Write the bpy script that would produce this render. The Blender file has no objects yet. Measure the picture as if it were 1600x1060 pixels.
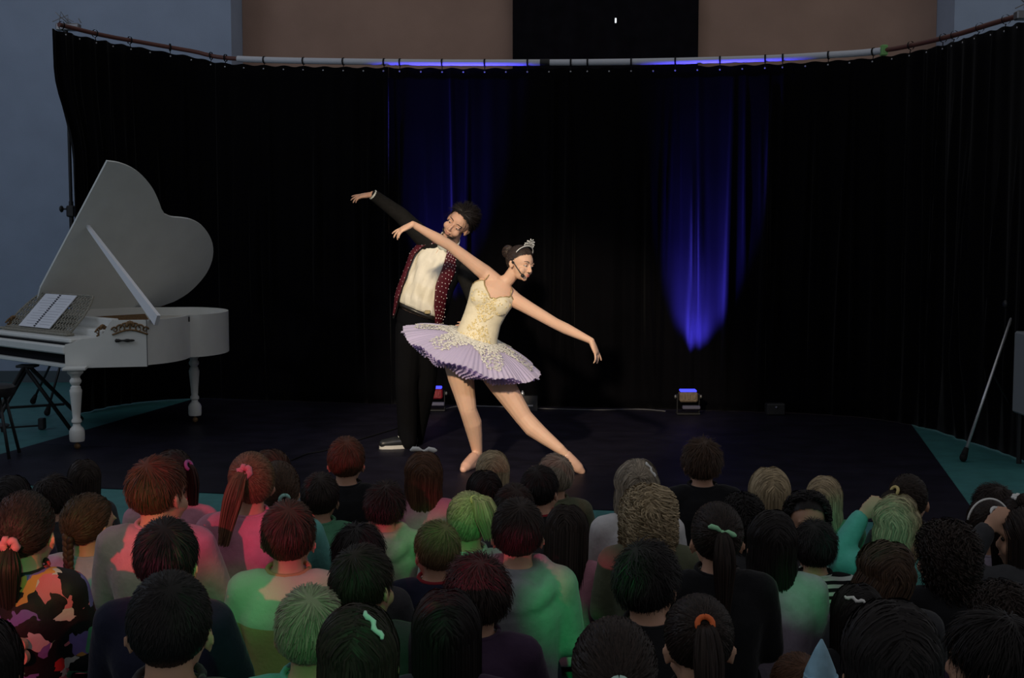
import bpy, bmesh, math, random
import numpy as np
from mathutils import Vector, Matrix

# ------------------------------------------------------------------ camera, world, lights, exposure
scene = bpy.context.scene
COL = scene.collection
CAM_H, FPX, HORIZON = 1.55, 2000.0, 365.0
PITCH = math.atan((530 - HORIZON) / FPX)
cam_data = bpy.data.cameras.new('camera'); cam_data.lens = 36 * FPX / 1600; cam_data.sensor_width = 36
cam = bpy.data.objects.new('camera', cam_data); COL.objects.link(cam)
cam.location = (0, 0, CAM_H); cam.rotation_euler = (math.pi / 2 - PITCH, 0, 0)
scene.camera = cam
vs = scene.view_settings
vs.view_transform = 'Standard'; vs.look = 'None'; vs.gamma = 1.0; vs.exposure = 0.0; vs.use_curve_mapping = False
world = bpy.data.worlds.new('world'); scene.world = world; world.use_nodes = True
wb = world.node_tree.nodes['Background']
wb.inputs['Color'].default_value = (0.97, 0.97, 1.0, 1); wb.inputs['Strength'].default_value = 0.21

def light(name, kind, loc, target, energy, color, **kw):
    d = bpy.data.lights.new(name, kind); d.energy = energy; d.color = color
    for k, v in kw.items(): setattr(d, k, v)
    o = bpy.data.objects.new(name, d); COL.objects.link(o); o.location = loc
    o.rotation_euler = (Vector(target) - Vector(loc)).to_track_quat('-Z', 'Y').to_euler()
    return o
SP = dict(shadow_soft_size=0.08)
def deg(a): return math.radians(a)
# warm front-of-house spot on the dancers, hung high behind the audience
light('dancer_spotlight', 'SPOT', (-2.6, -1.5, 4.6), (-0.30, 8.45, 0.90), 3900, (1.0, 0.83, 0.60), spot_size=deg(15.5), spot_blend=0.5, shadow_soft_size=0.18)
light('dancer_cool_spotlight', 'SPOT', (3.6, -1.0, 4.6), (-0.2, 8.5, 0.85), 750, (0.80, 0.82, 1.0), spot_size=deg(13), spot_blend=0.5, shadow_soft_size=0.18)
# coloured party lights on stands behind the audience, each a narrow beam
def beam(name, loc, target, e, col, size, blend=0.35):
    return light(name, 'SPOT', loc, target, e, col, spot_size=deg(size), spot_blend=blend, shadow_soft_size=0.05)
GREEN, RED, PINK, TEAL = (0.02, 1.0, 0.22), (1.0, 0.05, 0.06), (1.0, 0.08, 0.22), (0.05, 1.0, 0.65)
GS2 = (-0.5, -2.4, 3.0)
GS, RS = (0.4, -2.2, 3.6), (-2.0, -2.2, 2.3)
# cool daylight from the high windows on the left
light('window_daylight', 'AREA', (-6.7, 6.5, 4.3), (-2.2, 10.2, 0.9), 45, (0.72, 0.82, 1.0), shape='RECTANGLE', size=3.2, size_y=1.4)

F_ = Vector((0, math.cos(PITCH), -math.sin(PITCH))); U_ = Vector((0, math.sin(PITCH), math.cos(PITCH))); R_ = Vector((1, 0, 0))
def ray(px, py): return F_ + U_ * ((530 - py) / FPX) + R_ * ((px - 800) / FPX)
def P(px, py, Y):
    """the place seen at photo position (px, py) that stands Y metres down the hall"""
    r = ray(px, py); return Vector((0, 0, CAM_H)) + r * (Y / r.y)
def G(px, py):
    """the place on the floor seen at (px, py)"""
    r = ray(px, py); return Vector((0, 0, CAM_H)) + r * (-CAM_H / r.z)

# ------------------------------------------------------------------ materials
MATS = {}
def mat(name, col, rough=0.6, spec=0.3, metal=0.0, noise=0.0, nscale=20.0, bump=0.0, bscale=150.0, sheen=0.0, emit=None, estr=0.0, alpha=1.0, sss=0.0, island=0.0, transl=0.0, objrand=0.0):
    if name in MATS: return MATS[name]
    m = bpy.data.materials.new(name); m.use_nodes = True
    nt = m.node_tree; b = nt.nodes['Principled BSDF']; L = nt.links
    b.inputs['Base Color'].default_value = (*col, 1); b.inputs['Roughness'].default_value = rough
    b.inputs['Specular IOR Level'].default_value = spec; b.inputs['Metallic'].default_value = metal
    b.inputs['Alpha'].default_value = alpha
    if sss: b.inputs['Subsurface Weight'].default_value = sss; b.inputs['Subsurface Radius'].default_value = (0.02, 0.008, 0.004); b.inputs['Subsurface Scale'].default_value = 0.5
    if sheen: b.inputs['Sheen Weight'].default_value = sheen; b.inputs['Sheen Roughness'].default_value = 0.4
    if emit: b.inputs['Emission Color'].default_value = (*emit, 1); b.inputs['Emission Strength'].default_value = estr
    tc = nt.nodes.new('ShaderNodeTexCoord')
    if noise or island or objrand:
        hsv = nt.nodes.new('ShaderNodeHueSaturation'); hsv.inputs['Color'].default_value = (*col, 1)
        val = None
        if noise:
            n = nt.nodes.new('ShaderNodeTexNoise'); n.inputs['Scale'].default_value = nscale; n.inputs['Detail'].default_value = 5
            L.new(tc.outputs['Object'], n.inputs['Vector'])
            mr = nt.nodes.new('ShaderNodeMapRange'); mr.inputs['From Min'].default_value = 0.25; mr.inputs['From Max'].default_value = 0.75
            mr.inputs['To Min'].default_value = 1 - noise; mr.inputs['To Max'].default_value = 1 + noise
            L.new(n.outputs['Fac'], mr.inputs['Value']); val = mr.outputs['Result']
        if island:
            g = nt.nodes.new('ShaderNodeNewGeometry')
            mr = nt.nodes.new('ShaderNodeMapRange'); mr.inputs['To Min'].default_value = 1 - island; mr.inputs['To Max'].default_value = 1 + island
            L.new(g.outputs['Random Per Island'], mr.inputs['Value'])
            if val:
                mm = nt.nodes.new('ShaderNodeMath'); mm.operation = 'MULTIPLY'; L.new(val, mm.inputs[0]); L.new(mr.outputs['Result'], mm.inputs[1]); val = mm.outputs[0]
            else: val = mr.outputs['Result']
        L.new(val, hsv.inputs['Value']); L.new(hsv.outputs['Color'], b.inputs['Base Color'])
    if bump:
        n = nt.nodes.new('ShaderNodeTexNoise'); n.inputs['Scale'].default_value = bscale; n.inputs['Detail'].default_value = 4
        L.new(tc.outputs['Object'], n.inputs['Vector'])
        bp = nt.nodes.new('ShaderNodeBump'); bp.inputs['Strength'].default_value = bump; bp.inputs['Distance'].default_value = 0.01
        L.new(n.outputs['Fac'], bp.inputs['Height']); L.new(bp.outputs['Normal'], b.inputs['Normal'])
    if transl:
        t = nt.nodes.new('ShaderNodeBsdfTranslucent'); t.inputs['Color'].default_value = (*col, 1)
        mx = nt.nodes.new('ShaderNodeMixShader'); mx.inputs['Fac'].default_value = transl
        L.new(b.outputs['BSDF'], mx.inputs[1]); L.new(t.outputs['BSDF'], mx.inputs[2]); L.new(mx.outputs[0], nt.nodes['Material Output'].inputs['Surface'])
    MATS[name] = m; return m

# ------------------------------------------------------------------ mesh collector
class MB:
    def __init__(s): s.v = []; s.f = []
    def add(s, vs_, fs):
        o = len(s.v); s.v += [tuple(x) for x in vs_]; s.f += [tuple(i + o for i in f) for f in fs]; return s
    def box(s, c, size, rot=None, bevel=0.0):
        c = Vector(c); x, y, z = (k / 2 for k in size)
        if bevel:
            b = min(bevel, x * .9, y * .9, z * .9)
            pts = []
            for sx in (-1, 1):
                for sy in (-1, 1):
                    for sz in (-1, 1):
                        pts += [(sx * x, sy * (y - b), sz * (z - b)), (sx * (x - b), sy * y, sz * (z - b)), (sx * (x - b), sy * (y - b), sz * z)]
            bm = bmesh.new(); [bm.verts.new(p) for p in pts]; bmesh.ops.convex_hull(bm, input=bm.verts[:])
            bm.verts.index_update()
            vv = [v.co.copy() for v in bm.verts]; ff = [[v.index for v in f.verts] for f in bm.faces]; bm.free()
        else:
            vv = [Vector((a * x, b_ * y, d * z)) for a in (-1, 1) for b_ in (-1, 1) for d in (-1, 1)]
            ff = [(0, 1, 3, 2), (4, 6, 7, 5), (0, 4, 5, 1), (2, 3, 7, 6), (0, 2, 6, 4), (1, 5, 7, 3)]
        if rot is not None: vv = [rot @ v for v in vv]
        return s.add([v + c for v in vv], ff)
    def ell(s, c, r, rot=None, n=14, m=9):
        c = Vector(c); r = (r, r, r) if not hasattr(r, '__len__') else r
        vv = [Vector((0, 0, r[2]))]; ff = []
        for i in range(1, m):
            th = math.pi * i / m
            for j in range(n):
                ph = 2 * math.pi * j / n
                vv.append(Vector((r[0] * math.sin(th) * math.cos(ph), r[1] * math.sin(th) * math.sin(ph), r[2] * math.cos(th))))
        vv.append(Vector((0, 0, -r[2])))
        for j in range(n): ff.append((0, 1 + j, 1 + (j + 1) % n))
        for i in range(m - 2):
            for j in range(n):
                a = 1 + i * n + j; b = 1 + i * n + (j + 1) % n
                ff.append((a, a + n, b + n, b))
        e = len(vv) - 1; o = 1 + (m - 2) * n
        for j in range(n): ff.append((e, o + (j + 1) % n, o + j))
        if rot is not None: vv = [rot @ v for v in vv]
        return s.add([v + c for v in vv], ff)
    def rings(s, rings, closed=True, caps=True):
        n = len(rings[0]); vv = [p for r in rings for p in r]; ff = []
        for i in range(len(rings) - 1):
            for j in range(n if closed else n - 1):
                k = (j + 1) % n; ff.append((i * n + j, i * n + k, (i + 1) * n + k, (i + 1) * n + j))
        if caps and closed:
            ff.append(tuple(reversed(range(n)))); o = (len(rings) - 1) * n; ff.append(tuple(range(o, o + n)))
        return s.add(vv, ff)
    def tube(s, pts, rad, n=10, balls=False, flat=None):
        pts = [Vector(p) for p in pts]; rad = [rad] * len(pts) if not hasattr(rad, '__len__') else rad
        rs = []; prev = None
        for i, p in enumerate(pts):
            t = (pts[min(i + 1, len(pts) - 1)] - pts[max(i - 1, 0)]).normalized()
            if prev is None:
                a = t.orthogonal().normalized() if flat is None else (Vector(flat) - Vector(flat).dot(t) * t).normalized()
            else: a = (prev - prev.dot(t) * t).normalized()
            prev = a; b = t.cross(a)
            rs.append([p + (a * math.cos(2 * math.pi * j / n) + b * math.sin(2 * math.pi * j / n)) * rad[i] for j in range(n)])
        s.rings(rs)
        if balls:
            for p, r in zip(pts, rad): s.ell(p, r, n=10, m=7)
        return s
    def lathe(s, prof, c=(0, 0, 0), n=16):
        c = Vector(c)
        return s.rings([[c + Vector((r * math.cos(2 * math.pi * j / n), r * math.sin(2 * math.pi * j / n), z)) for j in range(n)] for r, z in prof])
    def prism(s, poly, origin, a, b, nrm):
        """polygon in the (a, b) plane, extruded along nrm vector"""
        o = Vector(origin); n = len(poly)
        lo = [o + a * x + b * y for x, y in poly]; hi = [p + nrm for p in lo]
        ff = [tuple(reversed(range(n))), tuple(range(n, 2 * n))] + [(i, (i + 1) % n, n + (i + 1) % n, n + i) for i in range(n)]
        return s.add(lo + hi, ff)
    def mesh(s, name):
        me = bpy.data.meshes.new(name); me.from_pydata([tuple(v) for v in s.v], [], s.f); me.update(); return me
    def build(s, name, m, parent=None, smooth=False, loc=None):
        """world-space verts; child meshes are stored relative to their thing's base"""
        o_ = parent_origin(parent) if loc is None else Vector(loc)
        s.v = [tuple(Vector(v) - o_) for v in s.v]
        me = s.mesh(name); me.materials.append(m)
        if smooth: shade(me, smooth)
        ob = bpy.data.objects.new(name, me); COL.objects.link(ob)
        if parent is not None: ob.parent = parent
        if loc is not None and parent is None: ob.location = loc
        return ob
def shade(me, ang=True):
    me.polygons.foreach_set('use_smooth', [True] * len(me.polygons))
    if ang is not True: me.set_sharp_from_angle(angle=math.radians(ang))
def parent_origin(p):
    o = Vector((0, 0, 0))
    while p is not None: o += p.location; p = p.parent
    return o
def link(name, me, m, parent=None):
    ob = bpy.data.objects.new(name, me); COL.objects.link(ob); ob.parent = parent
    if m is not None:
        if not me.materials: me.materials.append(None)
        ob.material_slots[0].link = 'OBJECT'; ob.material_slots[0].material = m
    return ob
def tag(o, label, cat, group=None):
    o['label'] = label; o['category'] = cat
    if group: o['group'] = group
    return o
def thing(name, loc, label, cat, group=None):
    o = bpy.data.objects.new(name, None); COL.objects.link(o); o.location = loc; o.empty_display_size = 0.1
    return tag(o, label, cat, group)
def struct(o): o['kind'] = 'structure'; return o
def remesh(mb, voxel, smooth=4, origin=None, name='body', factor=0.5):
    me = mb.mesh(name + '_source')
    if origin is not None: me.transform(Matrix.Translation(-Vector(origin)))
    ob = bpy.data.objects.new('tmp', me); COL.objects.link(ob)
    r = ob.modifiers.new('r', 'REMESH'); r.mode = 'VOXEL'; r.voxel_size = voxel; r.adaptivity = 0
    sm = ob.modifiers.new('s', 'SMOOTH'); sm.iterations = smooth; sm.factor = factor
    dg = bpy.context.evaluated_depsgraph_get(); dg.update()
    out = bpy.data.meshes.new_from_object(ob.evaluated_get(dg)); out.name = name
    bpy.data.objects.remove(ob); bpy.data.meshes.remove(me)
    out.materials.clear(); out.materials.append(None); shade(out); return out

rng = np.random.default_rng(7); random.seed(5)
# ------------------------------------------------------------------ setting: floor, walls, stage mat
teal = mat('teal_vinyl', (0.055, 0.20, 0.20), 0.45, 0.3, noise=0.18, nscale=9, bump=0.05, bscale=60)
struct(MB().box((0, 7, -0.05), (16, 24, 0.1)).build('floor', teal))
blue_wall = mat('pale_blue_plaster', (0.39, 0.47, 0.62), 0.9, 0.1, noise=0.06, nscale=3, bump=0.15, bscale=90)
warm_wall = mat('pinkish_brown_plaster', (0.46, 0.30, 0.235), 0.9, 0.1, noise=0.10, nscale=2, bump=0.15, bscale=90)
YB, YR = 13.3, 13.85
xl, xr = P(361, 40, YB).x, P(1491, 40, YB).x
struct(MB().box(((-8 + xl) / 2, YB + 0.4, 2.75), (8 + xl, 0.8, 5.5)).build('wall_back_left', blue_wall))
struct(MB().box(((8 + xr) / 2, YB + 0.4, 2.75), (8 - xr, 0.8, 5.5)).build('wall_back_right', blue_wall))
struct(MB().box(((xl + xr) / 2, YR + 0.15, 2.75), (xr - xl - 0.004, 0.3, 5.5)).build('wall_back', warm_wall))
struct(MB().box(((-8 + xl) / 2, YB - 0.012, 0.06), (8 + xl, 0.02, 0.12)).build('baseboard_left', mat('baseboard_grey', (0.10, 0.13, 0.15), 0.6)))
# side wall with the high window the daylight comes through (left of the frame)
wl = MB(); wl.box((-7.1, 8, 1.7), (0.2, 11, 3.4)); wl.box((-7.1, 8, 5.25), (0.2, 11, 0.5)); wl.box((-7.1, 3.65, 4.2), (0.2, 2.3, 1.6)); wl.box((-7.1, 10.85, 4.2), (0.2, 5.3, 1.6))
struct(wl.build('wall_left', blue_wall))
win = struct(MB().box((-7.06, 4.84, 4.2), (0.06, 0.06, 1.6)).box((-7.06, 8.16, 4.2), (0.06, 0.06, 1.6)).box((-7.06, 6.5, 3.44), (0.06, 3.3, 0.06)).box((-7.06, 6.5, 4.96), (0.06, 3.3, 0.06)).box((-7.06, 6.5, 4.2), (0.05, 0.05, 1.5)).build('window_1', mat('window_frame_white', (0.7, 0.7, 0.7), 0.5)))
for y_ in (5.68, 7.32): MB().box((-7.06, y_, 4.2), (0.008, 1.56, 1.44)).build('pane', mat('window_glass', (.7, .8, .9), .05, .5, alpha=.15), win)
# dark hanging panel in the middle of the warm wall
x0, x1 = P(801, 50, YR - 0.1).x, P(1091, 50, YR - 0.1).x
dp = MB(); nx = 60; rows = []
for z in np.linspace(2.0, 5.4, 12):
    rows.append([Vector((x0 + (x1 - x0) * i / nx, YR - 0.10 + 0.018 * math.sin(i * 0.9 + 0.2 * math.sin(z)) + 0.012 * math.sin(i * 0.37), z)) for i in range(nx + 1)])
dp.rings(rows, closed=False)
bp_ = thing('backdrop_drape', ((x0 + x1) / 2, YR - 0.1, 2.0), 'dark drape hanging on the brown wall above the middle of the stage', 'drape')
dp.build('cloth', mat('dark_drape', (0.010, 0.009, 0.012), 0.95, 0.05, noise=0.3, nscale=6), bp_, True)
MB().tube([(x0 - 0.05, YR - 0.07, 5.4), (x1 + 0.05, YR - 0.07, 5.4)], 0.02).build('rail', mat('black_metal', (0.02, 0.02, 0.022), 0.45, 0.4), bp_, True)
q = P(962, 32, YR - 0.16)
il = thing('indicator_lamp', q, 'tiny white indicator lamp glowing on the dark drape', 'lamp')
MB().box(q, (0.016, 0.02, 0.05), bevel=0.004).build('lens', mat('lamp_white', (0.8, 0.8, 0.8), emit=(0.9, 0.95, 1), estr=1.2), il)
MB().box(q + Vector((0, 0.02, 0)), (0.03, 0.02, 0.07), bevel=0.004).build('housing', MATS['black_metal'], il)

# black dance mat, laid at a slight angle
ang = math.radians(11.5); e1 = Vector((math.cos(ang), -math.sin(ang), 0)); e2 = Vector((math.sin(ang), math.cos(ang), 0))
fo = G(915, 797).dot(e2); ro = (G(1450, 705).dot(e1) + G(1515, 785).dot(e1)) / 2; lo = (G(226, 648).dot(e1) + G(85, 685).dot(e1)) / 2
marley = mat('black_dance_vinyl', (0.0130, 0.0115, 0.0200), 0.5, 0.10, noise=0.35, nscale=5, bump=0.08, bscale=40)
mt = thing('dance_mat', e1 * ((ro + lo) / 2) + e2 * fo, 'large black vinyl dance mat covering the stage floor', 'mat')
nst = 4; dep = 5.6
for i in range(nst):
    a = fo + dep * i / nst + 0.002; b = fo + dep * (i + 1) / nst - 0.002
    MB().prism([(lo, a), (ro, a), (ro, b), (lo, b)], (0, 0, 0.0005), e1, e2, Vector((0, 0, 0.0045))).build('vinyl_strip', marley, mt)

# ------------------------------------------------------------------ curtain on its curved pole
PP = [(82, 36, 10.9), (160, 55, 11.4), (226, 67, 11.75), (300, 80, 11.92), (372, 92, 11.85), (600, 97, 11.55), (800, 98, 11.4), (1000, 96.5, 11.25), (1180, 92, 11.05), (1280, 87, 10.9), (1380, 79, 10.6), (1480, 58, 9.95), (1550, 37, 9.3), (1600, 22, 8.85), (1660, 2, 8.3)]
pts = [P(*p) for p in PP]
def catmull(pts, n):
    out = []; Q = [pts[0] * 2 - pts[1]] + pts + [pts[-1] * 2 - pts[-2]]
    for i in range(1, len(Q) - 2):
        for k in range(n):
            t = k / n; a, b, c, d = Q[i - 1], Q[i], Q[i + 1], Q[i + 2]
            out.append(0.5 * ((2 * b) + (c - a) * t + (2 * a - 5 * b + 4 * c - d) * t * t + (3 * b - a - 3 * c + d) * t ** 3))
    out.append(pts[-1].copy()); return out
path = catmull(pts, 24)
sl = [0.0]
for a, b in zip(path, path[1:]): sl.append(sl[-1] + (b - a).length)
LTOT = sl[-1]
PA = np.array([list(p) for p in path]); SA = np.array(sl)
def at_s(s): return Vector([float(np.interp(s, SA, PA[:, k])) for k in range(3)])
def s_at_px(px):   # arclength where the pole is seen at photo column px
    xs = 800 + FPX * PA[:, 0] / (PA[:, 1] * math.cos(PITCH) - (PA[:, 2] - CAM_H) * math.sin(PITCH))
    return float(np.interp(px, xs, SA))
velvet = mat('black_velvet', (0.0024, 0.0022, 0.0030), 0.8, 0.03, sheen=0.07, noise=0.25, nscale=3)
cur = thing('stage_curtain', (0, 11.4, 0), 'long black velvet curtain hung on the curved pole behind the stage', 'curtain')
fr = np.random.default_rng(3)
FK = [(fr.uniform(3, 9), fr.uniform(0, 6.28), fr.uniform(0.3, 1), fr.uniform(-0.5, 0.5)) for _ in range(7)] + [(fr.uniform(16, 44), fr.uniform(0, 6.28), fr.uniform(0.25, 0.7), fr.uniform(-1.2, 1.2)) for _ in range(9)]
RG = [(fr.uniform(0, LTOT), fr.uniform(.014, .032), fr.uniform(.03, .075), fr.uniform(-.10, .10), fr.uniform(-.2, .3), fr.uniform(.5, 1.3)) for _ in range(95)]
RG.sort()
def fold(s, h):
    v = 0; rg = 0
    for c, wd_, a, dr, h0, h1 in RG:
        if abs(s - c) < .25:
            e = (s - c - dr * h) / (wd_ * (.7 + .6 * h))
            if abs(e) < 3: rg += a * math.exp(-e * e) * max(0, min(1, (h - h0) * 5)) * max(0, min(1, (h1 - h) * 4))
    for k, ph, a, dr in FK: v += a * math.sin(k * s + ph + dr * h * 0.9)
    env = 0.45 + 0.55 * (0.5 + 0.5 * math.sin(1.7 * s + 0.8)) * (0.5 + 0.5 * math.sin(0.6 * s + 2))
    v = abs(v) ** 1.15 * (1 if v > 0 else -1)
    return (0.019 * v * env + rg) * (0.35 + 0.65 * min(1, h * 1.2)) * (1 - .7 * max(0, (h - .8) / .2))
NP = 6; edges = np.linspace(0.0, LTOT, NP + 1)
grom = mat('steel_grommet', (0.45, 0.45, 0.47), 0.4, 0.5, metal=0.7); strap = mat('black_strap', (0.012, 0.012, 0.014), 0.8, 0.1)
for pnl in range(NP):
    s0, s1 = edges[pnl], edges[pnl + 1]; ns = int((s1 - s0) / 0.011); nz = 30; rows = []
    for k in range(nz + 1):
        h = k / nz; row = []
        for i in range(ns + 1):
            s = s0 + (s1 - s0) * i / ns
            p = at_s(s); t = (at_s(min(s + .03, LTOT)) - at_s(max(s - .03, 0))); nrm = Vector((t.y, -t.x, 0)).normalized()
            top = p.z - 0.045 - 0.012 * math.sin(s * 2 * math.pi / 0.39) ** 2
            d = fold(s, h) + (0.004 if pnl % 2 else 0)
            if s < 0.9: d -= 0.0
            q = Vector((p.x, p.y, 0)) + nrm * d
            if s < 0.6: hh = min(1, max(0, (h - .10) / .24)); q.x += (0.6 - s) * 0.22 * hh * hh * (3 - 2 * hh)      # the free edge hangs in at the left
            row.append(Vector((q.x, q.y, top * (1 - h) + 0.008 * h)))
        rows.append(row)
    pn = MB().rings(rows, closed=False).build('curtain_panel', velvet, cur, True)
    so = pn.modifiers.new('thickness', 'SOLIDIFY'); so.thickness = 0.003
    k = 0; s = s0 + 0.1
    while s < s1 - 0.02:
        p = at_s(s); t = (at_s(min(s + .03, LTOT)) - at_s(max(s - .03, 0))).normalized(); nrm = Vector((t.y, -t.x, 0)).normalized()
        g = p + Vector((0, 0, -0.082)) + nrm * (0.016 + fold(s, 0.02))
        rot = nrm.to_track_quat('Z', 'Y').to_matrix()
        MB().ell(g, (0.0085, 0.0085, 0.004), rot, 8, 5).build('grommet', grom, pn, True)
        if k % 2 == 0:
            ring = [p + (nrm * math.cos(a) + Vector((0, 0, 1)) * math.sin(a)) * 0.034 for a in np.linspace(0, 2 * math.pi, 13)[:-1]]
            MB().rings([[c + t * w for c in ring] for w in (-0.007, 0.007)], caps=False).add([], []).tube([p - Vector((0, 0, .03)), g], 0.004, 5).build('tie_strap', strap, pn)
        k += 1; s += 0.19
# pole: white tubes in the middle, red-brown ends
white_pole = mat('white_pole_paint', (0.62, 0.64, 0.70), 0.45, 0.4); brown_pole = mat('red_brown_pole_paint', (0.13, 0.045, 0.035), 0.5, 0.4)
cp = thing('curtain_pole', at_s(LTOT / 2), 'curved curtain pole of white tubes with red-brown end sections', 'pole')
segs = [(92, 232, 0), (232, 371, 0), (371, 560, 1), (560, 845, 1), (858, 1182, 1), (1182, 1378, 1), (1378, 1590, 0)]
for a, b, w in segs:
    ss = np.linspace(s_at_px(a), s_at_px(b), 14)
    MB().tube([at_s(s) for s in ss], 0.028 if w else 0.019, 12).build('white_tube' if w else 'brown_tube', white_pole if w else brown_pole, cp, 40)
MB().tube([at_s(s_at_px(844)), at_s(s_at_px(859))], 0.031, 12).build('coupler', MATS['black_metal'], cp, 40)
q = at_s(s_at_px(1381)); MB().box(q, (0.05, 0.07, 0.085), bevel=0.006).build('green_clamp', mat('green_clamp_plastic', (0.22, 0.50, 0.16), 0.5), cp)

# stands that carry the pole ends
steel = mat('dull_steel', (0.20, 0.20, 0.21), 0.4, 0.5, metal=0.6); silver = mat('bright_steel', (0.66, 0.66, 0.68), 0.3, 0.5, metal=0.7); rubber = mat('black_rubber', (0.012, 0.012, 0.012), 0.8, 0.2)
def stand(top, base, label, knobz, legs, leg_mat):
    t = thing('curtain_stand', base, label, 'stand')
    MB().tube([base + Vector((0, 0, 0.25)), base + Vector((0, 0, top * 0.55))], 0.02, 10).tube([base + Vector((0, 0, top * 0.55)), base + Vector((0, 0, top))], 0.015, 10).build('mast', MATS['black_metal'], t, 40)
    c = base + Vector((0, 0, knobz)); MB().box(c, (0.07, 0.07, 0.10), bevel=0.01).build('clamp_collar', MATS['black_metal'], t)
    MB().tube([c + Vector((-.03, 0, .02)), c + Vector((-.07, 0, .02))], 0.008, 8).ell(c + Vector((-.085, 0, .02)), (0.018, 0.03, 0.03)).build('tightening_knob', MATS['black_metal'], t, True)
    for lx, ly in legs:
        f = base + Vector((lx, ly, 0.03)); hi = base + Vector((lx * .04, ly * .04, 1.05 if leg_mat is silver else 0.8))
        lg = MB().tube([hi, f], 0.011, 8).build('leg', leg_mat, t, True)
        MB().tube([f + (hi - f).normalized() * 0.07, f - Vector((0, 0, 0.0))], [0.017, 0.027], 8).ell(f, 0.028, n=8, m=6).build('rubber_foot', rubber, lg, True)
        mid = f.lerp(hi, 0.55); MB().tube([mid, base + Vector((0, 0, 0.3))], 0.007, 6).build('brace', MATS['black_metal'], t)
    tp = base + Vector((0, 0, top))
    MB().box(tp + Vector((0.02, 0, 0.0)), (0.2, 0.08, 0.06), bevel=0.008).build('bracket', steel, t)
    for k in range(5):
        a = k * 1.2; MB().tube([tp + Vector((0.05 * math.cos(a) - .02 + .04 * k, -.04, 0.03)), tp + Vector((0.09 * math.cos(a + .5) + .03 * k - .05, -.03, 0.10 + 0.03 * math.sin(a))), tp + Vector((.06 * k - .1, -.05, 0.04))], 0.004, 5).build('tie_wire', steel, t)
    return t
sb = P(119, 600, 11.25); sb.z = 0
stand(at_s(0).z + 0.02, sb, 'black tripod stand holding the left end of the curtain pole behind the white piano', P(112, 330, 11.15).z, [(-0.10, -0.45), (-0.5, 0.3), (0.25, 0.45)], MATS['black_metal'])
sr = P(1583, 30, 9.05); topz = sr.z; sr.z = 0; sr.y = 8.9; sr.x = P(1590, 475, 8.9).x
ft = G(1505, 722) - sr
stand(topz, sr, 'tripod stand with a bright steel leg holding the right end of the curtain', P(1588, 480, 8.9).z, [(ft.x, ft.y), (0.5, -0.1), (0.1, 0.3)], silver)
# pale loudspeaker box just entering the frame at the right
sx = P(1596, 600, 8.4)
spk = thing('speaker_cabinet', (sx.x + 0.2, 8.4, 0), 'pale grey cabinet standing at the right edge beside the curtain stand', 'cabinet')
MB().box((sx.x + 0.2, 8.45, 0.62), (0.36, 0.3, 0.55), bevel=0.012).build('body', mat('pale_grey_paint', (0.22, 0.24, 0.26), 0.6), spk)
for dx in (-.14, .14):
    for dy in (-.1, .1): MB().tube([(sx.x + .2 + dx, 8.45 + dy, 0.0), (sx.x + .2 + dx, 8.45 + dy, 0.35)], 0.018, 8).build('leg', MATS['black_metal'], spk)

# ------------------------------------------------------------------ floor lamps washing the curtain blue
def floor_par(px, py, Y, label, red, tgt, energy, size, light_col=(0.085, 0.065, 1.0)):
    b = P(px, py, Y); b.z = 0.005; t = thing('floor_light', b, label, 'stage light')
    c = b + Vector((0, 0, 0.155))
    bodym = mat('lamp_body_red' if red else 'lamp_body_bronze', (0.20, 0.012, 0.02) if red else (0.16, 0.12, 0.085), 0.5, 0.4, noise=0.3, nscale=40)
    MB().box(c, (0.155, 0.11, 0.085), bevel=0.012).build('lamp_body', bodym, t)
    for i in range(3): MB().box(c + Vector((-.045 + .045 * i, -.058, 0.004)), (0.024, 0.008, 0.055 - .012 * (i > 0)), bevel=0.003).build('cooling_fin', mat('label_pale', (0.5, 0.36, 0.38), 0.6) if (i == 0 and red) else bodym, t)
    MB().box(c + Vector((0, 0.02, 0.05)), (0.14, 0.09, 0.02), bevel=0.006).build('lens', mat('blue_lens', (0.05, 0.06, 0.4), 0.2, emit=(0.05, 0.06, 1), estr=1.5), t)
    yk = MB()
    for s in (-1, 1): yk.box(c + Vector((0.093 * s, 0, -0.06)), (0.008, 0.04, 0.17), bevel=0.003)
    yk.box(b + Vector((0, 0, 0.012)), (0.2, 0.11, 0.014), bevel=0.004); yk.build('yoke', MATS['black_metal'], t)
    for s in (-1, 1): MB().ell(c + Vector((0.108 * s, 0, 0)), (0.012, 0.017, 0.017), None, 10, 7).build('yoke_knob', steel, t, True)
    MB().box(b + Vector((0.02, -0.05, 0.07)), (0.15, 0.05, 0.03), bevel=0.006).build('power_unit', mat('grey_purple_plastic', (0.09, 0.09, 0.14), 0.5), t)
    o = light('lamp_beam', 'SPOT', (0, 0, 0.23), (0, 0, 0), energy, light_col, spot_size=deg(size), spot_blend=1.0, shadow_soft_size=0.04)
    w = b + Vector((0, 0.02, 0.22)); o.rotation_euler = (Vector(tgt) - w).to_track_quat('-Z', 'Y').to_euler(); o.parent = t; o.location = (0, 0.02, 0.215)
    return t
floor_par(1075, 643, 10.86, 'bronze floor light standing in front of the blue-lit right curtain folds', False, P(1100, 415, 11.24), 4200, 44)
floor_par(678, 640, 11.08, 'small red floor light behind the man in the black coat', True, P(704, 250, 11.5), 2600, 34)
b = P(820, 636, 11.2); b.z = 0.005
t = thing('floor_monitor', b, 'small black wedge monitor on the floor behind the ballerina', 'speaker')
MB().prism([(-.10, 0), (.10, 0), (.10, .06), (-.04, .13), (-.10, .13)], b + Vector((-.11, 0, 0)), Vector((0, 1, 0)), Vector((0, 0, 1)), Vector((.22, 0, 0))).build('cabinet', MATS['black_metal'], t)
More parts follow.
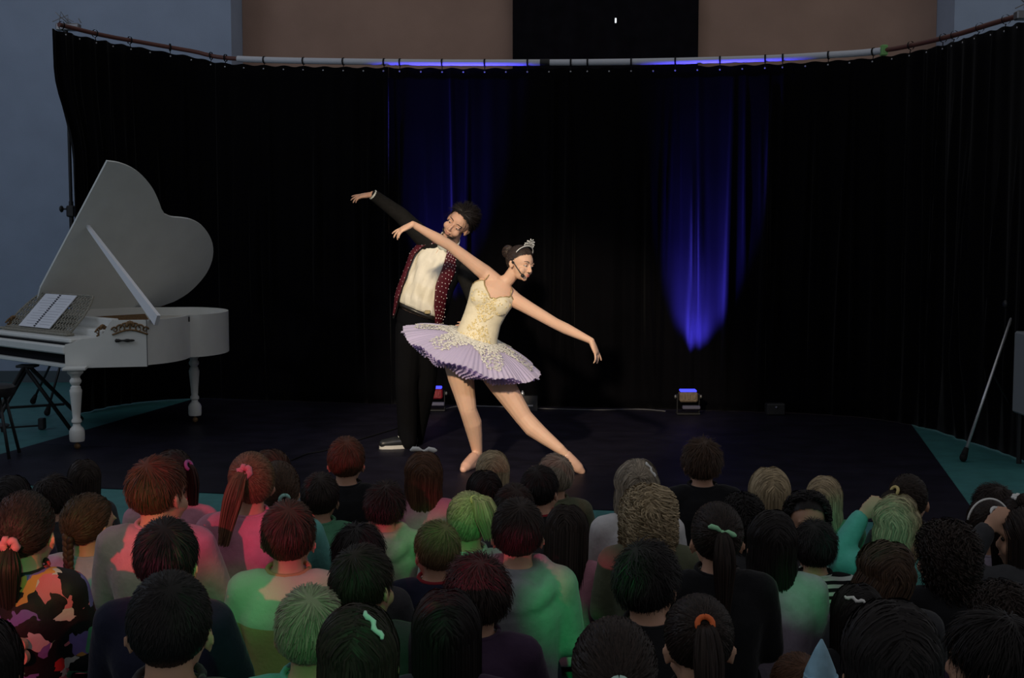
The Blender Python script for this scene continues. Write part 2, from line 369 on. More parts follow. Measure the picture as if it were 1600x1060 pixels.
MB().box(b + Vector((0, -.10, .045)), (.14, .008, .012)).build('badge', mat('label_grey', (.3, .3, .32), .6), t)
MB().lathe([(.018, 0), (.014, .02), (.004, .04)], b + Vector((-.02, -.02, .128)), 8).build('knob', silver, t, True)
b = P(1211, 640, 10.85); b.z = 0.005
t = thing('cable_box', b, 'small black junction box at the foot of the right curtain', 'box')
MB().box(b + Vector((0, 0, .05)), (.16, .10, .1), bevel=.01).build('case', MATS['black_metal'], t); MB().ell(b + Vector((0, -.055, .07)), .012, None, 8, 6).build('button', steel, t, True)
cab = [P(x, y, 0.1) for x, y in ()]
def cable(name, pp, r, m, label):
    pts_ = [G(*p) + Vector((0, 0, r + 0.006)) for p in pp]; c = catmull(pts_, 8)
    o = MB().tube([p - c[0] for p in c], r, 6).build(name, m, None, True, loc=(0, 0, 0)); o.location = c[0]; return tag(o, label, 'cable')
cable('power_cable', [(690, 643), (720, 637), (780, 638), (850, 641), (930, 643), (1000, 642), (1040, 645)], 0.006, mat('grey_cable', (.09, .09, .10), .5), 'thin grey cable running along the foot of the curtain between the floor lights')
cable('floor_cable', [(455, 722), (480, 712), (510, 706), (560, 690), (640, 665), (672, 648)], 0.005, strap, 'black cable crossing the dance mat towards the red floor light')
# ------------------------------------------------------------------ white grand piano with the heart-shaped lid
pu = Vector((0.68, 0.7332, 0)); pw = Vector((-0.7332, 0.68, 0)); Z = Vector((0, 0, 1))
r_ = ray(102, 576); K0 = Vector((0, 0, CAM_H)) + r_ * ((0.58 - CAM_H) / r_.z); K0.z = 0
ivory = mat('white_piano_lacquer', (0.72, 0.73, 0.70), 0.38, 0.35, noise=0.04, nscale=8, bump=0.03, bscale=30)
ivory2 = mat('white_piano_lid_paint', (0.70, 0.72, 0.70), 0.55, 0.25, noise=0.05, nscale=5)
gold = mat('dull_gold_carving', (0.20, 0.115, 0.05), 0.5, 0.4, metal=0.3, noise=0.4, nscale=60)
darkm = mat('dark_iron_handle', (0.02, 0.018, 0.016), 0.5, 0.4)
ZB, ZT, WK = 0.58, 0.92, 1.25
def Q(i, j, z): return K0 + pw * i + pu * j + Z * z
def onz(px, py, z):
    r = ray(px, py); p = Vector((0, 0, CAM_H)) + r * ((z - CAM_H) / r.z); return p
pno = thing('grand_piano', K0 + pw * 0.6 + pu * 0.6, 'white grand piano with raised heart-shaped lid and turned legs', 'piano')
# rim outline in plan
C1 = onz(231, 573, ZB); SM = onz(298, 560.5, ZB)
HB = Q(WK, 0.4, 0)
rimpts = [C1, C1.lerp(SM, .3) + Vector((.055, -.01, 0)), C1.lerp(SM, .65) + Vector((.055, -.01, 0)), SM]
lob2 = [SM, SM + Vector((.09, .06, 0)), SM + Vector((.165, .22, 0)), SM + Vector((.19, .45, 0)), SM + Vector((.13, .72, 0)), SM + Vector((-.02, .95, 0)), SM + Vector((-.22, 1.07, 0)), SM + Vector((-.45, 1.05, 0)), Q(WK, 1.25, 0), Q(WK, 0.8, 0), HB]
def flat2(L): return [Vector((p.x, p.y, 0)) for p in L]
l1 = catmull(flat2(rimpts), 6); l2 = catmull(flat2(lob2), 6)
cen = Vector((sum(p.x for p in l1 + l2) / len(l1 + l2), sum(p.y for p in l1 + l2) / len(l1 + l2), 0))
def wallstrip(L, z0, z1, th):
    o = []
    for i, p in enumerate(L):
        t = (L[min(i + 1, len(L) - 1)] - L[max(i - 1, 0)]).normalized(); n = Vector((-t.y, t.x, 0))
        if (cen - p).dot(n) < 0: n = -n
        q = p + n * th
        o.append([p + Z * z0, p + Z * z1, q + Z * z1, q + Z * z0])
    return MB().rings(o)
wallstrip(l1, ZB + .01, ZT, .035).build('bent_side', ivory, pno, 50)
wallstrip(l2, ZB + .01, ZT, .035).build('tail_side', ivory, pno, 50)
pl_ = flat2([K0 + pu * .42 + pw * .05]) + l1 + l2[1:]
MB().prism([(p.x, p.y) for p in [cen + (q - cen) * .97 for q in pl_]], (0, 0, ZT - .10), Vector((1, 0, 0)), Vector((0, 1, 0)), Z * .03).build('soundboard', mat('soundboard_cream', (.62, .58, .5), .5), pno)
MB().prism([(p.x, p.y) for p in [cen + (q - cen) * .98 for q in pl_]], (0, 0, ZB + .02), Vector((1, 0, 0)), Vector((0, 1, 0)), Z * .03).build('bottom_board', ivory, pno)
# strings and frame bars inside
for k in range(9):
    a = Q(.25 + .1 * k, .5, ZT - .055); b = Q(.35 + .09 * k, .9 + .05 * k, ZT - .055)
    MB().box(a.lerp(b, .5), (.012, (b - a).length, .008), (b - a).to_track_quat('Y', 'Z').to_matrix()).build('frame_bar', gold, pno)
# treble cheek with its S-curved top
cd = (Vector((C1.x, C1.y, 0)) - K0); cl = cd.length; cd.normalize(); cn = Vector((-cd.y, cd.x, 0))
prof = [(0, ZB), (cl, ZB), (cl, ZT), (.34, ZT), (.32, ZT - .008), (.29, .87), (.265, .825), (.23, .80), (.18, .795), (.12, .79), (.075, .775), (.04, .757), (0, .75)]
MB().prism(prof, K0, cd, Z, cn * .05).build('treble_cheek', ivory, pno)
MB().box(K0 + cd * (cl - .002) + Z * ((ZB + ZT) / 2), (.006, .004, ZT - ZB), Matrix.Rotation(math.atan2(cd.y, cd.x), 3, 'Z')).build('cheek_seam', mat('dark_seam_gap', (.12, .12, .12), .8), pno)  # thin dark grey strip along the end joint of the cheek
prof2 = [(0, ZB), (.45, ZB), (.45, ZT), (.34, ZT), (.29, .87), (.23, .80), (.12, .79), (.04, .757), (0, .75)]
MB().prism(prof2, Q(WK, 0, 0), pu, Z, -pw * .05).build('bass_cheek', ivory, pno)
# keyboard end
def bar(i0, i1, j0, j1, z0, z1, name, m, bev=.004):
    c = Q((i0 + i1) / 2, (j0 + j1) / 2, (z0 + z1) / 2); rot = Matrix.Rotation(math.atan2(-pw.y, -pw.x), 3, 'Z')
    return MB().box(c, (i1 - i0, j1 - j0, z1 - z0), rot, bev).build(name, m, pno)
bar(.0, WK, .002, .05, ZB, ZB + .027, 'key_slip', ivory)
bar(.0, WK, .05, .09, ZB + .02, .68, 'front_recess', mat('black_recess', (.008, .008, .010), .7, .1))
bar(.0, WK, -.012, .16, .68, .742, 'key_block', ivory, .01)
bar(.02, WK - .05, .035, .16, .742, .75, 'felt_strip', MATS['black_recess'], .001)
bar(.02, WK - .05, .05, .30, .752, .79, 'fallboard', ivory, .012)
bar(.02, WK - .05, .30, .42, .76, .84, 'fallboard_back', ivory, .01)
bar(.04, WK - .04, .40, .46, .80, ZT - .004, 'front_rail', ivory, .006)
# music desk of pierced carving with the open book
olive = mat('carved_desk_grey', (.27, .255, .21), .6, .2, noise=.35, nscale=70)
bar(.22, 1.30, .13, .20, .792, .812, 'desk_shelf', olive, .006)
dn = (pu * .26 + Z * .27); dl = dn.length; dn.normalize(); dnn = pu.cross(Vector((0, 0, 1))); 
dface = pw.cross(dn).normalized()
if dface.dot(Vector((0, -1, 0.2))) < 0: dface = -dface
D0 = Q(.24, .175, .815)
frm = MB()
W_ = 1.02; wing = lambda i: .30 + .07 * math.sin(math.pi * min(1, max(0, i / W_)))
outline = [D0 + pw * i + dn * (0.36 * (1 - max(0, 1 - min(i, W_ - i) / .12) ** 2 * .55)) for i in np.linspace(0, W_, 22)]
frm.tube([D0] + outline + [D0 + pw * W_, D0], .009, 6)
lat = MB()
for a in range(22):
    for b in range(7):
        i = .035 + a * (W_ - .07) / 21; hh = .025 + b * .05
        if hh > 0.34 * (1 - max(0, 1 - min(i, W_ - i) / .12) ** 2 * .55): continue
        c = D0 + pw * (i + (.012 if b % 2 else 0)) + dn * hh
        lat.tube([c + pw * .023 * math.cos(t) + dn * .023 * math.sin(t) + pw * .006 * math.sin(2 * t) for t in np.linspace(0, 2 * math.pi, 10)], .0055, 4)
desk = frm.build('music_desk', olive, pno, True)
lo_ = lat.build('pierced_carving', olive, desk, True); lo_['kind'] = 'stuff'
bk = thing('music_book', Q(.75, .17, .82), 'open spiral-bound sheet music on the carved piano desk', 'book')
paper = mat('paper_white', (.74, .76, .82), .8, .1); ink = mat('printed_ink', (.05, .05, .07), .8)
off = dface * .014
for a, b in ((.54, .775), (.785, 1.03)):
    c0 = D0 + pw * (a - .24) + dn * .005 + off
    pg = MB().prism([(0, 0), (b - a, 0), (b - a, .335), (0, .335)], c0, pw, dn, dface * .006).build('page', paper, bk)
    for k in range(11):
        ln = (b - a) * random.uniform(.45, .85)
        MB().prism([(.03, 0), (.03 + ln, 0), (.03 + ln, .003), (.03, .003)], c0 + dface * .0065 + dn * (.03 + k * .026), pw, dn, dface * .0004).build('printed_line', mat('faint_print', (.42, .43, .48), .8), pg)
for k in range(17):
    c = D0 + pw * .54 + dn * (.015 + k * .0195) + off + dface * .006
    MB().tube([c + pw * .010 * math.cos(t) + dface * .008 * math.sin(t) for t in np.linspace(0, math.pi, 5)], .004, 5).build('spiral_ring', ink, bk)
# carved ornaments and handle on the cheek
def scroll(c, a, b, w, h, m, name, parent, outn):
    s = MB()
    for sg in (-1, 1):
        for f, r0 in ((.85, .28), (.5, .42), (.2, .5)):
            cc = c + a * (sg * w * f * .5) + b * (-h * .15 + h * .25 * (1 - f))
            pts_ = [cc + (a * sg * math.cos(t) + b * math.sin(t)) * (h * r0 * (1 - t / 9)) for t in np.linspace(0, 7.2, 16)]
            s.tube([p + outn * .006 for p in pts_], [.007 - .0003 * k for k in range(16)], 5)
        s.tube([c + a * (sg * w * f * .5) + b * (-h * .38 + h * .5 * math.cos(f * 2.2) * .5) + outn * .006 for f in np.linspace(0, 1, 9)], .007, 5)
    for k in range(5):
        t = math.radians(30 + 30 * k); s.ell(c + a * .3 * h * math.cos(t) + b * (.1 * h + .38 * h * math.sin(t)) + outn * .006, (.014, .008, .018), None, 7, 5)
    return s.build(name, m, parent, True)
outn = -cn
scroll(K0 + cd * .455 + Z * .862, cd, Z, .25, .085, gold, 'carved_ornament', pno, outn)
scroll(Q(.055, .33, .83) - pw * .0, pu, Z, .10, .07, gold, 'carved_scroll', pno, -pw)
scroll(Q(1.24, .22, .85), pu, Z, .10, .07, gold, 'carved_scroll', pno, -pw)
hc = K0 + cd * .42 + Z * .775 + outn * .014
hd = MB().tube([hc + cd * x for x in np.linspace(-.055, .065, 13)], [.010, .013, .008, .006, .006, .008, .011, .012, .011, .008, .009, .007, .004], 8)
hd.ell(hc - cd * .06, .014, None, 8, 6).build('handle', darkm, pno, True)
for q in (l1[-2], l2[-34]):
    MB().box(q + Z * (ZT - .03) - (cen - q).normalized() * .012, (.01, .006, .04)).build('lid_pin', darkm, pno)
# lid
TH = math.radians(56); A0 = Q(WK, .4, ZT + .004)
lv = -pw * math.cos(TH) + Z * math.sin(TH); ln_ = pu.cross(lv).normalized()
def lidab(px, py):
    r = ray(px, py); C = Vector((0, 0, CAM_H)); s = (A0 - C).dot(ln_) / r.dot(ln_); d = C + r * s - A0; return d.dot(pu), d.dot(lv)
lobeA = [(166, 250), (185, 253), (205, 261), (222, 274), (236, 291), (245, 309), (251, 325)]
lobeB = [(256, 333), (267, 337.5), (283, 339), (298, 342), (314, 351), (326, 367), (331.5, 385), (330, 405), (322, 424), (309, 441), (292, 457), (270, 470), (250, 478)]
lidp = [lidab(*p) for p in [(62, 448)] + [(v.x, v.y) for L_ in (lobeA, lobeB) for v in catmull([Vector((x, y, 0)) for x, y in L_], 3)]]
lidp = [(0.0, 0.0)] + [p for p in lidp if p[1] > .03]; lidp.append((lidp[-1][0] - .12, 0.0))
lid = MB().prism(lidp, A0, pu, lv, ln_ * .018).build('lid', ivory2, pno)
for k in (.25, 1.15): MB().tube([A0 + pu * (k - .05), A0 + pu * (k + .05)], .012, 8).build('lid_hinge', gold, pno)
s0 = onz(246, 501, ZT); a_, b_ = lidab(136, 352); s1 = A0 + pu * a_ + lv * b_
dirn = (s1 - s0).normalized(); sd = pu.cross(dirn).normalized(); sf = dirn.cross(sd)
wd = lambda t: .042 * (1 - t) + .010 * t
MB().rings([[s0.lerp(s1, t) + sd * (x * wd(t)) + sf * (y * .014) for x, y in ((-1, -1), (1, -1), (1, 1), (-1, 1))] for t in (0, .3, .65, 1)]).build('prop_stick', mat('white_prop_gloss', (.85, .86, .9), .25, .5), pno)
bpx = lidab(311, 350); MB().tube([A0 + pu * bpx[0] + lv * bpx[1] - ln_ * .02, A0 + pu * bpx[0] + lv * (bpx[1] - .04) - ln_ * .02], .005, 6).build('lid_catch', darkm, pno)
# turned legs
legprof = [(.0, .06), (.05, .062), (.054, .08), (.054, .135), (.046, .155), (.028, .175), (.026, .19), (.036, .20), (.036, .215), (.027, .23), (.030, .27), (.036, .34), (.042, .41), (.044, .43), (.036, .445), (.036, .455), (.026, .465), (.04, .485), (.042, .50), (.030, .52), (.036, .535), (.056, .555), (.058, .585), (.0, .59)]
for p in (G(121, 703), Q(WK, .03, 0), G(305, 661)):
    p = Vector((p.x, p.y, 0)); lg = MB().lathe(legprof, p, 14).build('leg', ivory, pno, 40)
    MB().ell(p + Z * .027, (.024, .014, .024), None, 10, 7).tube([p + Z * .03, p + Z * .07], .01, 6).build('caster', gold, lg, True)
    MB().box(p + Z * (ZB + .008), (.16, .16, .02), Matrix.Rotation(.2, 3, 'Z'), .004).build('leg_block', ivory, lg)
# black A-frame keyboard trestle, stool, pedal, tablet at the left edge
blk = MATS['black_metal']
ap = P(43, 572, 9.75)
ts = thing('trestle_stand', Vector((ap.x, ap.y, 0)), 'black folding trestle stand under the keyboard end of the piano', 'stand')
for px, py in ((-28, 700), (128, 657), (112, 676), (-45, 715)):
    f = G(px, py) + Z * .012; MB().tube([ap + (f - ap) * .02 + Vector((0, .02 if py in (657, 700) else -.06, 0)), f], .016, 8).build('leg', blk, ts, True)
MB().tube([P(5, 638, 9.5), P(100, 632, 9.9)], .010, 6).build('cross_bar', blk, ts)
MB().box(ap + Z * .0, (.14, .12, .02), None, .004).build('top_plate', blk, ts)
sc = P(-14, 612, 8.75)
st_ = thing('piano_stool', Vector((sc.x, sc.y, 0)), 'black round stool cut by the left edge in front of the piano', 'stool')
MB().lathe([(.0, -.03), (.15, -.03), (.16, -.01), (.16, .03), (.14, .045), (.0, .05)], sc, 20).build('seat', mat('black_leather', (.015, .015, .016), .45, .4), st_, 40)
for dx, dy in ((.15, -.10), (-.15, -.12), (.12, .16), (-.15, .15)):
    MB().tube([sc + Vector((dx * .5, dy * .5, -.03)), Vector((sc.x + dx, sc.y + dy, .012))], .012, 8).build('leg', blk, st_, True)
MB().lathe([(.11, 0), (.115, .006), (.11, .012)], Vector((sc.x, sc.y, .22)), 16).build('foot_ring', blk, st_)
pb = G(66, 672)
pd = thing('sustain_pedal', pb, 'small black pedal block on the floor left of the front piano leg', 'pedal')
MB().box(pb + Z * .05, (.05, .06, .09), None, .008).build('block', blk, pd); MB().tube([pb + Z * .035, G(5, 676) + Z * .035], .008, 6).build('rod', blk, pd)
MB().tube([G(5, 676) + Z * .005, G(5, 676) + Z * .045], .018, 8).build('rod_foot', rubber, pd)
tb = Q(1.22, .62, ZT + .012)
tbt = thing('tablet', tb, 'dark tablet with a blue edge lying on the far piano rim', 'tablet')
MB().box(tb, (.16, .14, .012), Matrix.Rotation(.75, 3, 'Z'), .003).build('case', blk, tbt); MB().box(tb + Z * .007, (.14, .12, .002), Matrix.Rotation(.75, 3, 'Z')).build('screen', mat('blue_screen', (.02, .05, .15), .2, emit=(.05, .12, .4), estr=.4), tbt)
# ------------------------------------------------------------------ people: heads, hands, hair
def frame(fwd, up, loc):
    f = Vector(fwd).normalized(); u = Vector(up); u = (u - u.dot(f) * f).normalized(); s = f.cross(u)
    M = Matrix((s, f, u)).transposed().to_4x4(); M.translation = Vector(loc); return M
def head_prims(mb, M, s=1.0, child=False):
    R3 = M.to_3x3()
    def E(c, r, n=16, m=11, rot=None): mb.ell(M @ (Vector(c) * s), tuple(k * s for k in r), R3 if rot is None else R3 @ rot, n, m)
    E((0, -.012, .02), (.073, .093, .087), 22, 15)
    E((0, .028, .018), (.061, .06, .058)); E((0, .028, -.04), (.057 if child else .055, .058, .06))
    E((0, .03, -.072), (.047 if child else .045, .048, .038)); E((0, .064, -.096), (.019, .017, .016))
    for x in (-1, 1):
        E((.034 * x, .057, -.045), (.026, .023, .026)); E((.029 * x, .079, .010), (.022, .010, .007), 10, 7)
        E((.0735 * x, -.008, -.022), (.008, .016, .027), 10, 9, Matrix.Rotation(.35 * x, 3, 'Z'))
        E((.0785 * x, -.013, -.016), (.005, .015, .021), 10, 7, Matrix.Rotation(.5 * x, 3, 'Z'))
        E((.009 * x, .093, -.046), (.007, .008, .006), 8, 6)
    mb.tube([M @ (Vector((0, .080, .004)) * s), M @ (Vector((0, .094, -.022)) * s), M @ (Vector((0, .101, -.040)) * s)], [.007 * s, .008 * s, .010 * s], 8, True)
    E((0, .085, -.069), (.021, .009, .006), 10, 7); E((0, .084, -.078), (.017, .009, .006), 10, 7)
def face_parts(M, s, parent, browm, lipm, irism, half=True):
    o_ = parent_origin(parent); T = Matrix.Translation(-o_)
    def part(name, mb, m): mb.v = [tuple(Vector(v) + o_) for v in mb.v] if False else mb.v; return mb.build(name, m, parent, True)
    R3 = M.to_3x3(); W = lambda *c: M @ (Vector(c) * s)
    for x in (-1, 1):
        part('eye', MB().ell(W(.030 * x, .073, -.008), tuple(k * s for k in (.0125, .0105, .0085)), R3, 12, 8), MATS['eye_white'])
        part('iris', MB().ell(W(.030 * x, .081, -.0105), tuple(k * s for k in (.0052, .003, .005)), R3, 10, 6), irism)
        if half: part('eyelid', MB().ell(W(.030 * x, .0735, -.004), tuple(k * s for k in (.0145, .0115, .0085)), R3, 12, 8), MATS['eyelid_skin'])
        part('eyelash', MB().tube([W((.030 + .0145 * t) * x, .0805 - .008 * t * t - .006 * max(0, t) ** 2, -.0105 + .002 * (1 - t * t) - .0015 * t) for t in np.linspace(-1, 1, 7)], [.0007 * s, .0014 * s, .0018 * s, .002 * s, .002 * s, .0016 * s, .0008 * s], 5), browm)
        part('eyebrow', MB().tube([W((.031 + .019 * t) * x, .0875 - .019 * max(0, t) ** 2 - .002 * (t < 0), .013 + .005 * (1 - (t - .2) ** 2)) for t in np.linspace(-1, 1, 7)], [.0015 * s, .0026 * s, .003 * s, .003 * s, .0026 * s, .002 * s, .0009 * s], 5), browm)
    lp = MB().tube([W(.020 * t, .0915 - .010 * t * t, -.0685 + .0025 * abs(t) - .001 * math.cos(6 * t)) for t in np.linspace(-1, 1, 9)], [.0009 * s, .0022 * s, .0032 * s, .0036 * s, .0032 * s, .0036 * s, .0032 * s, .0022 * s, .0009 * s], 6)
    lp.tube([W(.018 * t, .0905 - .009 * t * t, -.0770 + .0045 * t * t) for t in np.linspace(-1, 1, 7)], [.001 * s, .0032 * s, .0042 * s, .0044 * s, .0042 * s, .0032 * s, .001 * s], 6)
    part('lips', lp, lipm)
def hand_prims(mb, wrist, d, back, s=1.0, thumb=1, curl=(.25, .3, .35, .4), spread=.10):
    """palm and five fingers; d = towards the fingers, back = out of the back of the hand"""
    wrist = Vector(wrist); d = Vector(d).normalized(); b = Vector(back); b = (b - b.dot(d) * d).normalized(); x = d.cross(b) * thumb   # x points to the thumb side
    R3 = Matrix((x, d, b)).transposed()
    rows = []
    for t, w, th in ((-.008, .024, .020), (.02, .030, .019), (.05, .040, .017), (.078, .041, .014), (.090, .036, .010)):
        c = wrist + d * t * s; rows.append([c + x * (w * s * math.cos(a)) + b * (th * s * math.sin(a)) for a in np.linspace(0, 2 * math.pi, 13)[:-1]])
    mb.rings(rows)
    for k, (off, ln, r) in enumerate(((.030, .070, .0085), (.010, .078, .0088), (-.011, .073, .0085), (-.030, .056, .0075))):
        a = (1.5 - k) * spread; dd = (d * math.cos(a) + x * math.sin(a)).normalized(); p = wrist + d * (.078 * s) + x * off * s; pts_ = [p]; cur = 0.0; nb = b.copy()
        for seg, f in ((.45, .6), (.32, 1.0), (.23, .7)):
            cur += curl[k] * f; pts_.append(pts_[-1] + (dd * math.cos(cur) - b * math.sin(cur)) * ln * seg * s)
        mb.tube(pts_, [r * s, r * .95 * s, r * .85 * s, r * .68 * s], 8, True)
    p = wrist + d * .018 * s + x * .022 * s; q = p + (d * .6 + x * .65 - b * .35).normalized() * .042 * s; r2 = q + (d * .88 + x * .3 - b * .35).normalized() * .032 * s; r3 = r2 + (d * .95 + x * .05 - b * .3).normalized() * .024 * s
    mb.tube([p, q, r2, r3], [.014 * s, .0115 * s, .0098 * s, .0075 * s], 8, True)

HC = np.array([0, -.012, .02]); HR = np.array([.0755, .0955, .0895])
def zline(y): return np.interp(y, [-1, -.6, -.25, .05, .22, .5, .75, 1], [-.86, -.84, -.62, -.30, .05, .30, .46, .55])
def roots(N, g, full=False):
    out = []
    while len(out) < N:
        v = g.normal(size=(N * 2, 3)); v /= np.linalg.norm(v, axis=1)[:, None]
        out += list(v[v[:, 2] > zline(v[:, 1]) + g.uniform(-.05, .05, len(v))])
    return np.array(out[:N])
def nrmz(a): return a / np.maximum(np.linalg.norm(a, axis=-1, keepdims=True), 1e-9)
def field(n, ph, f=4.0):  # smooth pseudo-random vector field for tousled locks
    return np.stack([np.sin(f * n[:, 1] + ph) + np.sin(f * 1.7 * n[:, 2] + 2 * ph), np.sin(f * n[:, 2] + 1.3 * ph) + np.sin(f * 1.9 * n[:, 0] + ph), np.sin(f * n[:, 0] + .7 * ph) + np.sin(f * 1.5 * n[:, 1] - ph)], 1) * .5
class Hair:
    def __init__(s): s.strips = []; s.V = []; s.F = []; s.nv = 0
    def strands(s, pts, width, taper=.35):
        N, K, _ = pts.shape; t = np.gradient(pts, axis=1); nrm = pts - (HC - np.array([0, 0, .0])); nrm[:, :, 2] *= .6
        side = nrmz(np.cross(t, nrm)); tw = rng.uniform(-.5, .5, (N, 1, 1)); up = nrmz(np.cross(side, t)); side = nrmz(side + tw * up)
        w = (width if np.ndim(width) else np.full(N, width))[:, None, None] * np.linspace(1, taper, K)[None, :, None] * .5
        v = np.stack([pts - side * w, pts + side * w], 2).reshape(-1, 3)
        i = np.arange(N)[:, None] * K + np.arange(K - 1)[None]; i = (i * 2).reshape(-1)
        s.F.append(np.stack([i, i + 1, i + 3, i + 2], 1) + s.nv); s.V.append(v); s.nv += len(v)
    def cap(s, r=1.015, lo=None):
        nu, nv_ = 72, 40; vv = []; ok = []
        for a in range(nv_ + 1):
            th = math.pi * .86 * a / nv_
            for b in range(nu):
                ph = 2 * math.pi * b / nu; d = np.array([math.sin(th) * math.cos(ph), math.sin(th) * math.sin(ph), math.cos(th)])
                ok.append(d[2] > zline(d[1]) - .02); vv.append(HC + HR * d * r)
        F = []
        for a in range(nv_):
            for b in range(nu):
                q = (a * nu + b, a * nu + (b + 1) % nu, (a + 1) * nu + (b + 1) % nu, (a + 1) * nu + b)
                if sum(ok[i] for i in q) >= 3: F.append(q)
        s.F.append(np.array(F) + s.nv); s.V.append(np.array(vv)); s.nv += len(vv)
    def raw(s, mb):
        fs = np.array([f if len(f) == 4 else (f[0], f[1], f[2], f[2]) for f in mb.f if len(f) <= 4])
        s.extra = getattr(s, 'extra', []); s.extra.append(([tuple(v) for v in mb.v], mb.f))
    def mesh(s, name):
        V = np.concatenate(s.V); F = [tuple(int(k) for k in f) for f in np.concatenate(s.F)]; V = [tuple(v) for v in V]
        for vv, ff in getattr(s, 'extra', []):
            o = len(V); V += vv; F += [tuple(i + o for i in f) for f in ff]
        me = bpy.data.meshes.new(name); me.from_pydata(V, [], F); me.update(); me.materials.append(None); shade(me); return me
def short_pts(N, g, length=.045, lift=.10, messy=.35, crown=(.15, -.55, .82), K=6, base=1.02, f=5, hl=0):
    n = roots(N, g)
    if hl: n = n[(n[:, 1] < .25) | (n[:, 2] > zline(n[:, 1]) + hl)]; N = len(n)
    c = nrmz(np.array(crown)); ph = g.uniform(0, 6); p = n.copy(); L = length * g.uniform(.7, 1.2, N); out = []
    jit = g.normal(size=(N, 3)) * messy * .5; lf = lift * g.uniform(.3, 1.4, N); nape = np.clip((-.1 - n[:, 2]) / .5, 0, 1); L *= 1 - .55 * nape
    for k in range(K):
        out.append(HC + HR * p * (base + lf * (k / (K - 1)) ** 1.2 * (1 - .7 * nape))[:, None])
        a = nrmz(p * (p @ c)[:, None] - c + 1e-4); a[:, 2] -= .25 * (p[:, 2] < .3)
        a = a + messy * field(n, ph, f) + jit; a -= (a * p).sum(1)[:, None] * p
        p = nrmz(p + nrmz(a) * (L / (K - 1) / .086)[:, None])
    return np.stack(out, 1)
def long_pts(N, g, length=.25, K=13, base=1.05, lift=.06, part=0.0, curl=0.0, back=.02, wave=.0):
    n = roots(N, g); pos = HC + HR * n * base; L = length * g.uniform(.8, 1.08, N); out = [pos.copy()]; step = L / (K - 1)
    lf = base + lift * g.uniform(0, 1, N); sx = np.where(n[:, 0] > part + g.normal(size=N) * .06, 1, -1)
    free = np.zeros(N, bool); ph = g.uniform(0, 6.28, N)
    for k in range(1, K):
        q = (pos - HC) / HR; u = nrmz(q)
        d = np.stack([sx * np.where(u[:, 2] > .2, .9, .15) , np.where(u[:, 1] > .1, -.55, -.15), np.where(u[:, 2] > .55, -.35, -1.0)], 1)
        d = d - np.where(free, 0, (d * u).sum(1))[:, None] * u; fr_ = np.stack([np.zeros(N), np.full(N, -back), np.full(N, -1.)], 1)
        d = nrmz(np.where(free[:, None], fr_, d))
        pos = pos + d * step[:, None]
        q = (pos - HC) / HR; rr = np.linalg.norm(q, axis=1); need = (rr < lf) | (~free)
        tgt = np.where(need & (rr > 1e-6), lf / rr, 1.0); pos = np.where(need[:, None], HC + HR * q * tgt[:, None], pos)
        free |= ((pos - HC) / HR)[:, 2] < -.12
        low = (pos[:, 2] < -.03) & (pos[:, 1] > -.015); pos[:, 1] = np.where(low & (np.abs(pos[:, 0]) < .055), -.015, pos[:, 1])
        out.append(pos.copy())
    P_ = np.stack(out, 1)
    if curl:
        t = np.linspace(0, 1, K)[None, :]; a = ph[:, None] + t * (length / .042) * 6.28; r = curl * np.minimum(1, t * 4) * g.uniform(.6, 1.3, N)[:, None]
        P_[:, :, 0] += r * np.cos(a); P_[:, :, 1] += r * np.sin(a) * .9; P_[:, :, 2] += r * .4 * np.sin(a * .7)
    if wave: P_[:, :, 0] += wave * np.sin(P_[:, :, 2] * 60 + ph[:, None] * .4)
    return P_
def geo_pts(N, g, T, K=7, base=1.03, loose=.02, sel=None):
    n = roots(N, g); n = n if sel is None else n[sel(n)]; N = len(n); T = nrmz(np.array(T)); out = []
    for k in range(K):
        t = k / (K - 1) * g.uniform(.93, 1.0, N); p = nrmz(n * (1 - t)[:, None] + T * t[:, None])
        out.append(HC + HR * p * (base + loose * np.sin(np.pi * t) * g.uniform(.2, 1.5, N))[:, None])
    return np.stack(out, 1)
def tail_pts(N, g, T, length, rad, out_=.05, K=10, drift=(0, 0), taper=.3, base=1.06, wave=0):
    T = nrmz(np.array(T)); o = HC + HR * T * base; a = g.uniform(0, 6.28, N); r = np.sqrt(g.uniform(0, 1, N)); L = length * g.uniform(.75, 1.05, N); res = []
    h = nrmz(np.array([T[0], T[1], 0.0]) + 1e-6)
    for k in range(K):
        t = k / (K - 1); fwd = out_ * math.sin(min(1, t * 2.2) * math.pi / 2); up_ = .035 * math.sin(min(1, t * 2.5) * math.pi) * max(0, T[2] + .2)
        c = o + h * fwd + np.array([drift[0] * t, drift[1] * t, 0]); R = rad * (.30 + .9 * math.sin(min(1, t * 2) * math.pi / 2) - (1 - taper) * .9 * max(0, t - .5) * 2 * .8)
        z = up_ - L * t * (t * .3 + .7)
        res.append(np.stack([c[0] + R * r * np.cos(a) + wave * np.sin(t * 9 + a), c[1] + R * r * np.sin(a) * .75, c[2] + z + R * r * np.sin(a) * .3 * (1 - t)], 1))
    return np.stack(res, 1)
